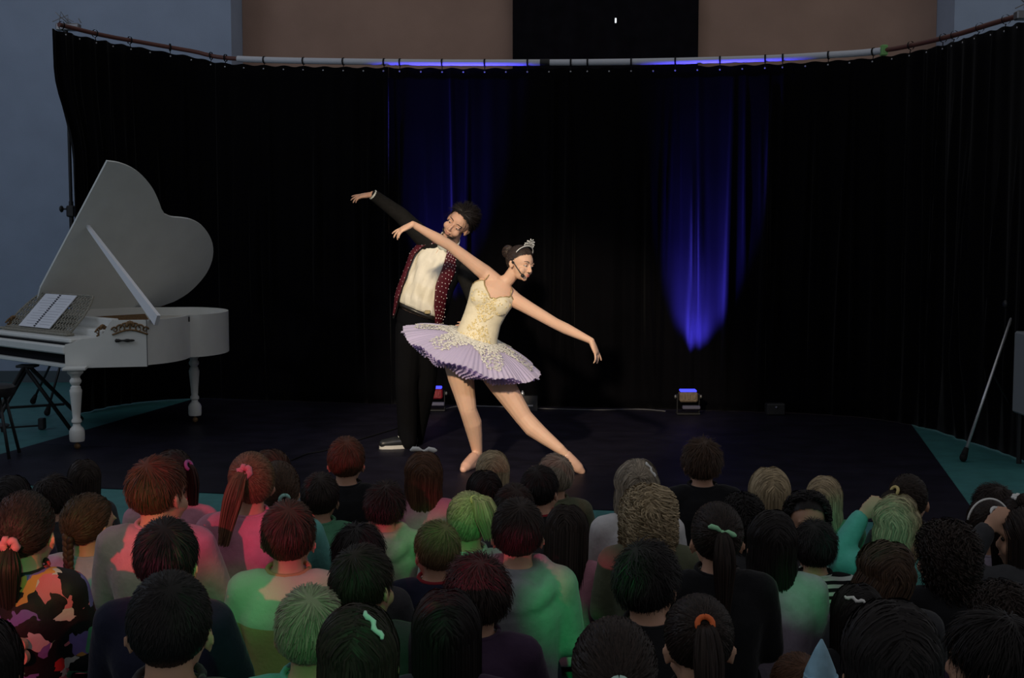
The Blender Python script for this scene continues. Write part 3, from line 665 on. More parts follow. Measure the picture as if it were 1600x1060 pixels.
# ------------------------------------------------------------------ the two dancers
mat('eye_white', (.75, .73, .70), .2, .5); mat('eyelid_skin', (.62, .36, .25), .5, .3)
skin_f = mat('fair_skin', (.70, .435, .30), .5, .3, sss=.12, noise=.05, nscale=12)
skin_m = mat('man_skin', (.62, .36, .25), .5, .3, sss=.12, noise=.06, nscale=12)
brown_brow = mat('dark_brow', (.025, .014, .01), .7); lip_f = mat('rose_lips', (.50, .13, .11), .4, .4); lip_m = mat('pale_lips', (.40, .16, .12), .5, .3); irisd = mat('dark_iris', (.02, .012, .008), .2, .5)
def ring_pts(c, side, front, a, b, n=28): return [c + side * (a * math.sin(2 * math.pi * k / n)) + front * (b * math.cos(2 * math.pi * k / n)) for k in range(n)]

# ---- ballerina
YB_ = 8.30
ax = Vector((.41, 0, .912)); side = Vector((.912, 0, -.41)); front = Vector((0, -1, 0))
base = G(745, 738); base.z = 0
bal = thing('person', base, 'ballerina in a lilac tutu and tiara leaning with both arms outstretched', 'person')
TR = [((738, 566), .140, .105), ((743, 540), .140, .105), ((748, 518), .122, .092), ((754, 498), .115, .086), ((761, 481), .122, .09), ((768, 465), .137, .095), ((775, 452), .138, .080), ((781, 443), .095, .055), ((785, 438), .045, .042)]
b_ = MB(); rr = [ring_pts(P(*c, YB_), side, front, a, b) for c, a, b in TR]; b_.rings(rr)
busts = [P(753, 466, YB_ - .060), P(781, 477, YB_ - .060)]
for q in busts: b_.ell(q, (.056, .044, .056), None, 14, 10)
sL, eL, wL = P(757, 426, 8.31), P(703, 384, 8.22), P(645, 350.5, 8.12)
sR, eR, wR = P(806, 470, 8.30), P(868, 506, 8.14), P(924, 533, 8.00)
b_.tube([P(772, 440, 8.31), sL, sL.lerp(eL, .35), eL, eL.lerp(wL, .3), wL], [.058, .052, .044, .0355, .036, .021], 12, True)
b_.tube([P(788, 455, 8.31), sR, sR.lerp(eR, .35), eR, eR.lerp(wR, .3), wR], [.055, .050, .043, .0355, .036, .021], 12, True)
hand_prims(b_, wL, (-.86, -.1, -.42), (-.25, -.35, .9), .98, 1, (.15, .32, .50, .42), .20)
hand_prims(b_, wR, (.40, -.05, -.92), (.85, -.35, .35), .98, -1, (.10, .32, .45, .25), .22)
hM = frame((.74, -.64, -.17), (.22, 0, .97), P(813, 410.5, 8.27))
head_prims(b_, hM, .98)
b_.tube([P(781, 447, 8.31), P(795, 436, 8.30), hM @ Vector((0, -.022, -.05))], [.055, .043, .045], 14, True)
# legs
hipL, kL, aL = P(715, 566, 8.30), P(731, 640, 8.30), P(746, 708, 8.44)
hipR, kR, aR = P(764, 570, 8.30), P(818, 652, 8.24), P(875, 702, 8.16)
b_.tube([hipL, hipL.lerp(kL, .35), hipL.lerp(kL, .7), kL], [.093, .086, .070, .059], 14, True)
b_.tube([kL, kL.lerp(aL, .3) + Vector((.012, 0, 0)), kL.lerp(aL, .6) + Vector((.008, 0, 0)), aL], [.058, .0615, .050, .034], 14, True)
b_.tube([hipR, hipR.lerp(kR, .35), hipR.lerp(kR, .7), kR], [.098, .088, .072, .060], 14, True)
b_.tube([kR, kR.lerp(aR, .3) + Vector((-.008, 0, -.01)), kR.lerp(aR, .6) + Vector((-.006, 0, -.006)), aR], [.059, .061, .049, .034], 14, True)
toeL = G(724, 739) + Vector((0, 0, .022)); heelL = aL + Vector((.028, .035, 0)); heelL.z = .03
toeR = G(909, 741) + Vector((0, 0, .016))
def foot(mb, a, heel, toe, inf=0.0):
    mid = a.lerp(toe, .45); ball = a.lerp(toe, .76)
    mb.tube([a, mid + Vector((0, 0, .0)), ball, toe], [.032 + inf, .033 + inf, .031 + inf, .019 + inf], 12, True); mb.tube([a, heel], [.032 + inf, .026 + inf], 10, True)
    mb.tube([heel, ball], [.026 + inf, .030 + inf], 10, True)
heelR = aR + Vector((.002, .045, -.035))
foot(b_, aL, heelL, toeL); foot(b_, aR, heelR, toeR)
bm_ = remesh(b_, .0050, 3, base, 'body'); bo = link('body', bm_, skin_f, bal)
sh = mat('pointe_satin', (.66, .40, .29), .35, .4)
for a, h, t in ((aL, heelL, toeL), (aR, heelR, toeR)):
    s_ = MB(); a2 = a.lerp(t, .30); foot(s_, a2, h, t, .005)
    link('pointe_shoe', remesh(s_, .006, 4, base, 'pointe_shoe'), sh, bal)
face_parts(hM, .98, bal, brown_brow, lip_f, irisd)
# bodice
cream = mat('cream_satin', (.74, .66, .47), .45, .3, sheen=.2, noise=.10, nscale=18, bump=.25, bscale=55)
lace = mat('gold_lace', (.72, .58, .28), .5, .4, noise=.3, nscale=60); silverl = mat('silver_lace', (.80, .78, .70), .4, .5, noise=.25, nscale=80)
def torso_pt(TRl, Y, t, phi, inf, sd=side, fr_=front):
    k = t * (len(TRl) - 1); i = min(int(k), len(TRl) - 2); f = k - i
    (c0, a0, b0), (c1, a1, b1) = TRl[i], TRl[i + 1]
    c = P(*c0, Y).lerp(P(*c1, Y), f); a = a0 + (a1 - a0) * f + inf; b = b0 + (b1 - b0) * f + inf
    return c + sd * (a * math.sin(phi)) + fr_ * (b * math.cos(phi))
def bust_push(p, phi):
    for q in busts:
        d = p - q; e = Vector((d.x / .066, d.y / .052, d.z / .066))
        if e.length < 1 and abs(phi) < 1.7: p = q + Vector((e.x * .066, e.y * .052, e.z * .066)) / max(e.length, .05)
    return p
NPH = 72; grid = []; edge = []
for k in range(NPH + 1):
    phi = -math.pi + 2 * math.pi * k / NPH; aph = abs(phi)
    # sweetheart neckline: dip at the front, peaks over the busts, lower at the back
    top = float(np.interp(phi, [-3.15, -1.7, -1.25, -.85, -.08, .02, .80, 1.3, 1.8, 3.15], [.62, .66, .72, .815, .635, .625, .75, .70, .66, .62]))
    bot = .14 - .05 * math.exp(-(phi / .5) ** 2)
    col = [bust_push(torso_pt(TR, YB_, bot + (top - bot) * j / 22, phi, .007), phi) for j in range(23)]
    grid.append(col); edge.append(col[-1])
bod = MB().rings(grid, closed=False).build('bodice', cream, bal, True); sm_ = bod.modifiers.new('thickness', 'SOLIDIFY'); sm_.thickness = .004
MB().tube([e + (e - P(772, 458, YB_)).normalized() * .003 + Vector((0, 0, .003 * math.sin(i * 2.1))) for i, e in enumerate(edge)], .0045, 6).build('neckline_trim', mat('antique_gold_trim', (.42, .31, .14), .45, .5, metal=.4), bod, True)
for p0, p1, p2 in ((edge[NPH // 2 - 10], P(764, 430, 8.26), P(769, 427, 8.34)), (edge[NPH // 2 + 9], P(800, 452, 8.25), P(797, 446, 8.33))):
    MB().tube(catmull([p0, p0.lerp(p1, .5) + Vector((0, -.006, 0)), p1, p2], 5), .0035, 6).build('shoulder_strap', MATS['antique_gold_trim'], bod, True)
def petals(fn, N, size, m, name, parent, g):
    mb = MB()
    for _ in range(N):
        p, n = fn(g)
        if p is None: continue
        a = n.orthogonal().normalized(); b = n.cross(a); th = g.uniform(0, 6.28); u = a * math.cos(th) + b * math.sin(th); v = n.cross(u); L = size * g.uniform(.6, 1.4); w = L * .42
        p = p + n * .004
        mb.add([p - u * L, p + v * w + n * .003, p + u * L, p - v * w + n * .003, p + n * .004], [(0, 3, 4), (3, 2, 4), (2, 1, 4), (1, 0, 4)])
    o = mb.build(name, m, parent); o['kind'] = 'stuff'; return o
def bodice_lace(g):
    phi = g.normal(0, .55); t = g.uniform(0, 1); t = .18 + t * .46
    if abs(phi) > .25 + 1.0 * abs(t - .38) / .3: return None, None
    p = bust_push(torso_pt(TR, YB_, t, phi, .008), phi); n = (p - torso_pt(TR, YB_, t, 0, -.09)).normalized(); n = (n + front).normalized(); return p, n
petals(bodice_lace, 420, .0085, lace, 'lace_applique', bod, np.random.default_rng(2))
# tutu
tn = Vector((.32, -.13, .93)).normalized(); tx = (side - side.dot(tn) * tn).normalized(); ty = tn.cross(tx)
T0 = P(745, 527, YB_) ; tul = mat('lilac_tulle', (.66, .56, .86), .8, .1, sheen=.3, transl=.4, noise=.08, nscale=30); tul2 = mat('pale_lilac_tulle', (.74, .66, .86), .8, .1, sheen=.3, transl=.35)
tut = thing('tutu', T0, 'x', 'x'); del tut['label'], tut['category']; tut.parent = bal; tut.location = T0 - base; tut.name = 'tutu_skirt'
def tutu_pt(th, r, R, lay, g_ph):
    rad = .105 + (R - .105) * r; ruff = (.0042 + .003 * lay / 7) * r ** 1.2 * math.sin(84 * th + g_ph + 1.5 * math.sin(3 * th + lay)) + .012 * r * r * math.sin(11 * th + g_ph * .3 + 1.3 * math.sin(2 * th))
    droop = -.030 * r - .078 * r * r - lay * .007 * r + ruff
    return T0 + (tx * math.cos(th) + ty * math.sin(th)) * rad + tn * (droop - .006 * lay)
NT = 420
for lay in range(8):
    g_ph = lay * 1.37; rows = []; R = .472 - .024 * lay
    ed = [1 + .014 * math.sin(37 * 2 * math.pi * k / NT + lay) + .010 * ((k * 7 + lay * 3) % 5 - 2) / 2 for k in range(NT)]
    for j in range(11):
        r = j / 10; rows.append([tutu_pt(2 * math.pi * k / NT, r, .105 + (R - .105) * (1 + (ed[k] - 1) * r * r), lay, g_ph) for k in range(NT)])
    MB().rings(rows, caps=False).build('tulle_layer', tul if lay else tul2, tut, True)
def tutu_lace(g):
    th = g.uniform(0, 6.28); r = g.uniform(0.02, .82) ** .9; lob = .50 + .30 * math.cos(th * 6 + .5)
    if r > lob + .08: return None, None
    p = tutu_pt(th, r, .472, 0, 0); return p, (tn + (p - T0).normalized() * .25).normalized()
petals(tutu_lace, 3300, .0155, silverl, 'lace_overlay', tut, np.random.default_rng(4))
petals(tutu_lace, 300, .0065, lace, 'gold_sequins', tut, np.random.default_rng(5))
# hair, tiara, headset
hair_db = mat('dark_brown_hair', (.030, .018, .013), .38, .45, island=.5)
def head_hair(h, M, s, m, parent, name='hair'):
    me = h.mesh(name); me.transform(Matrix.Translation(-parent_origin(parent)) @ M @ Matrix.Scale(s, 4)); return link(name, me, m, parent)
h = Hair(); g = np.random.default_rng(11); h.cap(1.03); Tb = (0, -.92, .25); h.strands(geo_pts(2200, g, Tb, base=1.045, loose=.012), .003, .7)
bc = HC + HR * np.array([0, -.95, .28]) * 1.22; mbn = MB(); mbn.ell(bc, (.038, .030, .038), None, 16, 11)
for k in range(26):
    a = k * 6.28 / 26; mbn.tube([Vector(bc) + Vector((math.cos(a + t * .8) * .041 * math.sin(t * 3.1 + .05), -.034 * math.cos(t * 3.1), math.sin(a + t * .8) * .041 * math.sin(t * 3.1 + .05))) for t in np.linspace(0, 1, 8)], .0045, 5)
h.raw(mbn); head_hair(h, hM, .98, hair_db, bal)
dia = mat('tiara_silver', (.85, .84, .80), .2, .8, metal=.25); W = lambda *c: hM @ (Vector(c) * .98)
arc = [W(.080 * math.sin(a), .012 + .030 * math.cos(a), .060 + .058 * math.cos(a)) for a in np.linspace(-1.55, 1.55, 25)]
tia = MB().tube(arc, .0035, 6).build('tiara', dia, bal, True)
for i, a in enumerate(np.linspace(-.62, .62, 9)):
    p = W(.080 * math.sin(a), .012 + .030 * math.cos(a), .060 + .058 * math.cos(a)); hgt = .018 + .022 * math.cos(a * 2) + (.008 if i % 2 else 0); up_ = (W(0, .03, .12 + .05) - W(0, 0, .05)).normalized(); tip = p + up_ * hgt
    MB().tube([p, p.lerp(tip, .5), tip], [.0016, .0014, .001], 5).ell(tip, .0042, None, 6, 5).ell(p.lerp(tip, .5), .0038, None, 6, 5).build('tiara_spike', dia, tia, True)
sgn = 1 if W(.08, 0, 0).x < W(-.08, 0, 0).x else -1
mic = MB().tube(catmull([W(.079 * sgn, -.02, .008), W(.082 * sgn, .005, -.004), W(.076 * sgn, .035, -.03), W(.062 * sgn, .070, -.062), W(.052 * sgn, .082, -.075)], 5), .0032, 6).ell(W(.050 * sgn, .085, -.078), .0125, None, 10, 7).ell(W(.082 * sgn, .006, -.008), (.009, .009, .009), None, 8, 6)
mic.build('headset_microphone', mat('black_plastic', (.012, .012, .012), .5, .3), bal, True)

# ---- man in the tailcoat
YM = 9.15; base = G(640, 704); base.z = 0
man = thing('person', base, 'man in a black coat with red dotted lapels leaning behind the ballerina', 'person')
side2 = Vector((.93, 0, -.37)); MR = [((652, 512), .158, .118), ((655, 492), .152, .112), ((661, 468), .150, .112), ((671, 438), .162, .120), ((683, 411), .176, .124), ((692, 394), .165, .10), ((698, 384), .10, .075), ((702, 377), .06, .058)]
hM2 = frame((-.36, -.92, -.12), (.69, 0, .72), P(718, 348, 8.98)); s2 = 1.13
def man_torso(inf, lo=0, hi=8):
    mb = MB(); mb.rings([ring_pts(P(*c, YM), side2, front, a + inf, b + inf) for c, a, b in MR[lo:hi]]); return mb
b_ = man_torso(-.012); sL, eL, wL = P(668, 378, 9.12), P(626, 336, 9.05), P(583, 304.5, 8.98); sR, eR, wR = P(724, 418, 9.15), P(742, 470, 9.05), P(738, 512, 8.85)
b_.tube([sL, eL, wL], [.055, .042, .027], 12, True); b_.tube([sR, eR, wR], [.055, .042, .027], 12, True)
hand_prims(b_, wL, (-.97, -.05, -.10), (-.1, -.3, .95), 1.05, 1, (.10, .25, .42, .5), .16)
hand_prims(b_, wR, (-.5, -.75, .1), (.6, -.6, .2), 1.05, -1, (.4, .4, .4, .4), .06)
head_prims(b_, hM2, s2); b_.tube([P(698, 384, 9.12), hM2 @ Vector((0, -.02, -.06))], [.062, .058], 14, True)
hl, kl, al = P(640, 512, 9.15), P(635, 600, 9.10), P(637, 690, 9.16); hr, kr, ar = P(668, 512, 9.15), P(664, 604, 9.2), P(646, 692, 9.36)
for a, k_, c in ((hl, kl, al), (hr, kr, ar)): b_.tube([a, k_, c], [.085, .058, .042], 12, True)
fl = al + Vector((0, 0, -.05)); 
toe1 = G(599, 703) + Vector((0, 0, .045)); toe2 = G(652, 689) + Vector((0, 0, .045))
for a, t_ in ((al, toe1), (ar, toe2)):
    hz_ = Vector((a.x, a.y, .05)) ; b_.tube([a, hz_], [.04, .038], 10, True); b_.tube([hz_, hz_.lerp(t_, .6), t_], [.036, .034, .026], 10, True)
link('body', remesh(b_, .0055, 4, base, 'body'), skin_m, man)
face_parts(hM2, s2, man, brown_brow, lip_m, irisd)
# shirt with soft folds
shirt = mat('ivory_satin_shirt', (.80, .74, .60), .45, .3, sheen=.15, noise=.05, nscale=10, bump=.35, bscale=22)
b_ = MB(); rows = []
for t in np.linspace(.19, .90, 34):
    row = []
    for k in range(56):
        phi = 2 * math.pi * k / 56; bl = .026 * math.exp(-((t - .27) / .09) ** 2); w = .012 * math.sin(9 * phi + 14 * t) * math.sin(7 * t + 2 * phi) + .006 * math.sin(21 * phi + 4 * math.sin(6 * t))
        row.append(torso_pt(MR, YM, t, phi, .003 + bl + w, side2))
    rows.append(row)
shm = b_.rings(rows).build('shirt', shirt, man, True)
col = MB()
nb, nt_ = P(700, 381, 9.10), hM2 @ Vector((0, -.01, -.085)); cax = (nt_ - nb).normalized(); ca = cax.orthogonal().normalized(); cb = cax.cross(ca)
col.rings([[nb + cax * (h_ * .06) + (ca * math.cos(a) + cb * math.sin(a)) * (.073 + .006 * (1 - h_)) for a in np.linspace(0, 2 * math.pi, 25)[:-1]] for h_ in (-.3, .3, 1)], caps=False)
col.build('collar', mat('pale_collar', (.74, .76, .70), .6), shm, True).modifiers.new('t', 'SOLIDIFY').thickness = .004
# tailcoat: open shell around back and sides
coat = mat('black_wool_coat', (.012, .0115, .011), .85, .12, noise=.25, nscale=50); redl = mat('dark_red_lapel', (.075, .006, .012), .6, .25, noise=.2, nscale=50)
TS = [.02, .14, .28, .42, .57, .70, .80, .88]; FL = [-1.30, -1.15, -.95, -1.02, -.98, -.80, -.62, -.45]; FR = [.95, .80, .52, .34, .30, .22, .16, .12]
def edge_at(t, E): return float(np.interp(t, TS, E))
rows = []
for t in np.linspace(.0, .90, 30):
    a, b = edge_at(t, FR), edge_at(t, FL) + 2 * math.pi; rows.append([torso_pt(MR, YM, t, a + (b - a) * k / 40, .022 + .022 * math.exp(-((t - .27) / .11) ** 2) + .004 * math.sin(7 * (a + (b - a) * k / 40) + 5 * t) + .03 * max(0, .25 - t), side2) for k in range(41)])
ct = MB().rings(rows, closed=False).build('coat', coat, man, True); ct.modifiers.new('t', 'SOLIDIFY').thickness = .006
dots = mat('white_sequin', (.80, .72, .70), .25, .6)
for nm, E, dl_, sg in (('lapel', FR, [.55, .55, .58, .60, .55, .40, .30, .22], 1), ('lapel', FL, [.42, .45, .42, .40, .42, .40, .35, .3], -1)):
    rows = []; dm = MB()
    for t in np.linspace(.03, .90, 26):
        e = edge_at(t, E); w = edge_at(t, dl_); rows.append([torso_pt(MR, YM, t, e + sg * w * k / 8 - sg * .03, .029 + .022 * math.exp(-((t - .27) / .11) ** 2) + .004 * math.sin(k / 8 * math.pi), side2) for k in range(9)])
    for a in range(25):
        for b in range(4):
            t = .05 + a * .034 + random.uniform(-.006, .006); e = edge_at(t, E); w = edge_at(t, dl_); f = (b + .5 + (.25 if a % 2 else -.25) + random.uniform(-.12, .12)) / 4
            dm.ell(torso_pt(MR, YM, t, e + sg * w * f - sg * .03, .0335 + .022 * math.exp(-((t - .27) / .11) ** 2), side2), .0038, None, 6, 4)
    lp = MB().rings(rows, closed=False).build(nm, redl, ct, True); lp.modifiers.new('t', 'SOLIDIFY').thickness = .005
    dd = dm.build('sequin_dots', dots, ct, True); dd['kind'] = 'stuff'
for s_, e_, w_ in ((sL, eL, wL), (sR, eR, wR)):
    w2 = e_.lerp(w_, .93); mb = MB().tube([P(690, 394, 9.17).lerp(s_, .72), s_, s_.lerp(e_, .5), e_, e_.lerp(w_, .5), w2], [.085, .075, .064, .056, .048, .042], 14, True)
    link('sleeve', remesh(mb, .009, 5, base, 'sleeve'), coat, man)
    MB().tube([e_.lerp(w_, .88), e_.lerp(w_, 1.02)], [.036, .038], 14).build('shirt_cuff', MATS['pale_collar'], man, 40)
trs = MB().rings([ring_pts(P(*c, YM), side2, front, a + .006, b + .006) for c, a, b in MR[:2]])
for a, k_, c in ((hl, kl, al), (hr, kr, ar)): trs.tube([a, a.lerp(k_, .5), k_, k_.lerp(c, .5), c], [.105, .094, .082, .076, .070], 12, True)
link('trousers', remesh(trs, .010, 5, base, 'trousers'), mat('black_trousers', (.005, .005, .006), .9, .06), man)
MB().rings([ring_pts(P(656, 487 + d_, YM), side2, front, .166, .126, 40) for d_ in (4, -3)], caps=False).build('belt', mat('black_belt', (.014, .012, .010), .35, .5), man, True).modifiers.new('t', 'SOLIDIFY').thickness = .005
q = P(668, 488, YM - .136); MB().box(q, (.04, .006, .026), None, .004).build('belt_buckle', mat('brass_buckle', (.45, .36, .2), .3, .6, metal=.8), man)
shoe = mat('black_sneaker', (.012, .012, .013), .4, .4); sole = mat('white_rubber_sole', (.55, .52, .47), .6)
for a, t_ in ((al, toe1), (ar, toe2)):
    hz_ = Vector((a.x, a.y, .055)); dv = (t_ - hz_); dv.z = 0; dv.normalize(); bk_ = hz_ - dv * .035
    mb = MB().tube([bk_, hz_, hz_.lerp(t_, .55), t_ - Vector((0, 0, .003))], [.042, .046, .043, .034], 12, True).tube([Vector((a.x, a.y, .06)), Vector((a.x, a.y, .12))], [.046, .047], 12, True)
    so_ = link('shoe', remesh(mb, .006, 4, base, 'shoe'), shoe, man)
    sd_ = Vector((-dv.y, dv.x, 0)); L = (t_ - bk_).length + .06; pts_ = []
    for u_ in np.linspace(0, 2 * math.pi, 25)[:-1]: pts_.append((math.cos(u_) * (L / 2), math.sin(u_) * (.043 + .006 * math.cos(u_))))
    c = bk_.lerp(t_, .5); c.z = .006; MB().prism(pts_, c, dv, sd_, Vector((0, 0, .026))).build('sole', sole, man)
    for k in range(4):
        p = hz_.lerp(t_, .25 + .14 * k); p.z = .096 - .008 * k; MB().tube([p - sd_ * .022, p + Vector((0, 0, .006)), p + sd_ * .022], .003, 5).build('lace', MATS['pale_collar'], so_ if False else man, True)
h = Hair(); g = np.random.default_rng(21); h.cap(1.05); h.strands(short_pts(4200, g, .070, .34, .62, (.1, .80, .62), 7, 1.04, 4, hl=.16), .0028, .5); head_hair(h, hM2, s2, mat('man_dark_hair', (.010, .007, .006), .5, .2, island=.5), man)
h = Hair(); g = np.random.default_rng(22); n = nrmz(g.normal(size=(700, 3)) * np.array([1, .5, .5]) + np.array([0, .9, -1.0])); 
fz = np.array([(x * .050, .026 + .058 * y, -.070 + z * .030) for x, y, z in n if z < -.25]); tipp = fz + nrmz(fz - np.array([0, .02, -.05])) * .006 + np.array([0, 0, -.004])
h.strands(np.stack([fz, (fz + tipp) / 2, tipp], 1), .0011, .4); head_hair(h, hM2, s2, MATS['man_dark_hair'], man, 'beard')
# ------------------------------------------------------------------ the seated children
def kid_prims(hz, pose, arm, hv, what, inf=0.0):
    """one seated child, forward +Y, floor at z = 0; what: skin / shirt / legs / feet"""
    mb = MB(); X = Vector((1, 0, 0)); Yv = Vector((0, 1, 0))
    tr = [(0, .0, .105, .085), (.09, -.014, .100, .076), (.19, -.016, .118, .080), (.26, -.002, .118, .068), (.295, .012, .080, .052), (.32, .02, .048, .044)]
    sh_ = [Vector((.118 * s, .002, hz + .262)) for s in (-1, 1)]
    if arm == 'lap': el = [Vector((.152 * s, .03, hz + .09)) for s in (-1, 1)]; wr = [Vector((.06 * s, .15, max(hz + .05, .15))) for s in (-1, 1)]
    elif arm == 'hug': el = [Vector((.165 * s, .06, hz + .10)) for s in (-1, 1)]; wr = [Vector((.09 * s, .17, hz + .08)) for s in (-1, 1)]
    else: el = [Vector((-.235, .05, hz + .26)), Vector((.168, .04, hz + .09))]; wr = [Vector((-.125, .075, hz + .43)), Vector((.07, .175, max(hz + .05, .15)))]
    if pose == 'cross': kn = [Vector((.185 * s, .14, .085)) for s in (-1, 1)]; an = [Vector((-.02 * s, .18 + .025 * s, .06)) for s in (-1, 1)]; toe = [Vector((-.09 * s, .175 + .04 * s, .05)) for s in (-1, 1)]
    else:
        ky = .09 + math.sqrt(max(.002, .22 ** 2 - (hz - .06) ** 2)) * .4; kn = [Vector((.08 * s, ky, .068)) for s in (-1, 1)]; an = [Vector((.075 * s, ky - .27, .055)) for s in (-1, 1)]; toe = [Vector((.07 * s, ky - .36, .04)) for s in (-1, 1)]
    hip = [Vector((.062 * s, .01, hz)) for s in (-1, 1)]
    if what in ('skin', 'shirt'):
        top = len(tr) if what == 'skin' else 5
        if what == 'shirt': tr = tr[:4] + [(.292, .012, .082, .054), (.318, .02, .056, .050)]; top = 6
        z0 = -.05 if what == 'shirt' else 0
        rows = [ring_pts(Vector((0, y, hz + z + (z0 if i == 0 else 0))), X, -Yv, a + inf, b + inf, 24) for i, (z, y, a, b) in enumerate(tr[:top])]; mb.rings(rows)
        for s_, e_, w_ in zip(sh_, el, wr):
            e2 = w_ if what == 'skin' else e_.lerp(w_, .93)
            mb.tube([s_ + Vector((-.035 * (1 if s_.x > 0 else -1), 0, .008)), s_, s_.lerp(e_, .5), e_, e_.lerp(e2, .5), e2], [.046 + inf, .046 + inf, .041 + inf, .036 + inf, .031 + inf, .024 + inf], 12, True)
    if what == 'skin':
        for k, w_ in enumerate(wr):
            if arm == 'raise' and k == 0: hand_prims(mb, w_, (.55, -.25, .80), (-.6, -.75, .1), .70, 1, (.3, .3, .3, .35), .10)
            else: hand_prims(mb, w_, (-.75 * (1 if w_.x > 0 else -1), .6, -.15), (0, .3, .95), .68, 1 if w_.x > 0 else -1, (.4, .4, .45, .5), .10)
        head_prims(mb, hv, .95, True); mb.tube([Vector((0, .018, hz + .28)), hv @ Vector((0, -.022, -.055))], [.046, .043], 12, True)
    if what in ('skin', 'legs'):
        mb.rings([ring_pts(Vector((0, .005, hz + z)), X, -Yv, a + inf, b + inf, 20) for z, a, b in ((-.06, .08, .065), (-.03, .108, .088), (.05, .105, .084))])
        for h_, k_, a_ in zip(hip, kn, an): mb.tube([h_, h_.lerp(k_, .5), k_], [.062 + inf, .056 + inf, .044 + inf], 12, True); mb.tube([k_, k_.lerp(a_, .4), a_], [.043 + inf, .044 + inf, .032 + inf], 12, True)
    if what in ('skin', 'feet'):
        for a_, t_ in zip(an, toe): mb.tube([a_, a_.lerp(t_, .6), t_], [.030 + inf, .029 + inf, .024 + inf], 10, True)
    return mb
HEADV = {'fwd': (0, 0, 0), 'left': (.42, 0, .05), 'right': (-.42, 0, -.05), 'tilt': (.1, 0, .20), 'down': (0, -.30, 0), 'back': (math.pi * .96, 0, 0), 'side': (.95, 0, 0)}
HEADZ = .408
def head_m(hz, hv):
    yaw, pit, roll = HEADV[hv]
    return Matrix.Translation((0, .045, hz + HEADZ)) @ Matrix.Rotation(yaw, 4, 'Z') @ Matrix.Rotation(pit, 4, 'X') @ Matrix.Rotation(roll, 4, 'Y')
BINS = {'A': (.10, 'cross'), 'B': (.18, 'kneel'), 'C': (.26, 'kneel'), 'D': (.33, 'kneel')}
CACHE = {}
def cached(key, fn):
    if key not in CACHE: CACHE[key] = fn()
    return CACHE[key]
def kid_mesh(bin_, arm, hv, what):
    hz, pose = BINS[bin_]
    if what == 'skin': return cached((bin_, arm, hv, 'skin'), lambda: remesh(kid_prims(hz, pose, arm, head_m(hz, hv), 'skin'), .0080, 3, None, 'body'))
    if what == 'shirt': return cached((bin_, arm, 'shirt'), lambda: remesh(kid_prims(hz, pose, arm, head_m(hz, 'fwd'), 'shirt', .014), .012, 5, None, 'shirt'))
    if what == 'hood':
        def mk():
            mb = kid_prims(hz, pose, arm, head_m(hz, 'fwd'), 'shirt', .019)
            for sgn_ in (-1, 1): mb.tube(catmull([Vector((0, -.088, hz + .215)), Vector((.055 * sgn_, -.085, hz + .240)), Vector((.090 * sgn_, -.045, hz + .285)), Vector((.072 * sgn_, .03, hz + .325)), Vector((.03 * sgn_, .065, hz + .318))], 4), [.030] * 8 + [.026] * 9, 10, True)
            mb.ell((0, -.070, hz + .245), (.075, .040, .055)); return remesh(mb, .009, 6, None, 'hoodie')
        return cached((bin_, arm, 'hood'), mk)
    if what == 'legs': return cached((bin_, 'legs'), lambda: remesh(kid_prims(hz, pose, arm, head_m(hz, 'fwd'), 'legs', .010), .012, 5, None, 'trousers'))
    if what == 'feet': return cached((bin_, 'feet'), lambda: remesh(kid_prims(hz, pose, arm, head_m(hz, 'fwd'), 'feet', .008), .011, 3, None, 'socks'))
def braid_mesh(h, T, n=9, drift=.0):
    mb = MB(); o = Vector(HC + HR * nrmz(np.array(T)) * 1.10)
    for k in range(n):
        for s_ in (-1, 1):
            c = o + Vector((s_ * .008 + drift * k, -.004 - .001 * k, -.020 * k - .010 * (s_ > 0))); mb.ell(c, (.014 - .0006 * k, .012 - .0005 * k, .018), Matrix.Rotation(.6 * s_, 3, 'Y'), 10, 7)
    h.raw(mb)
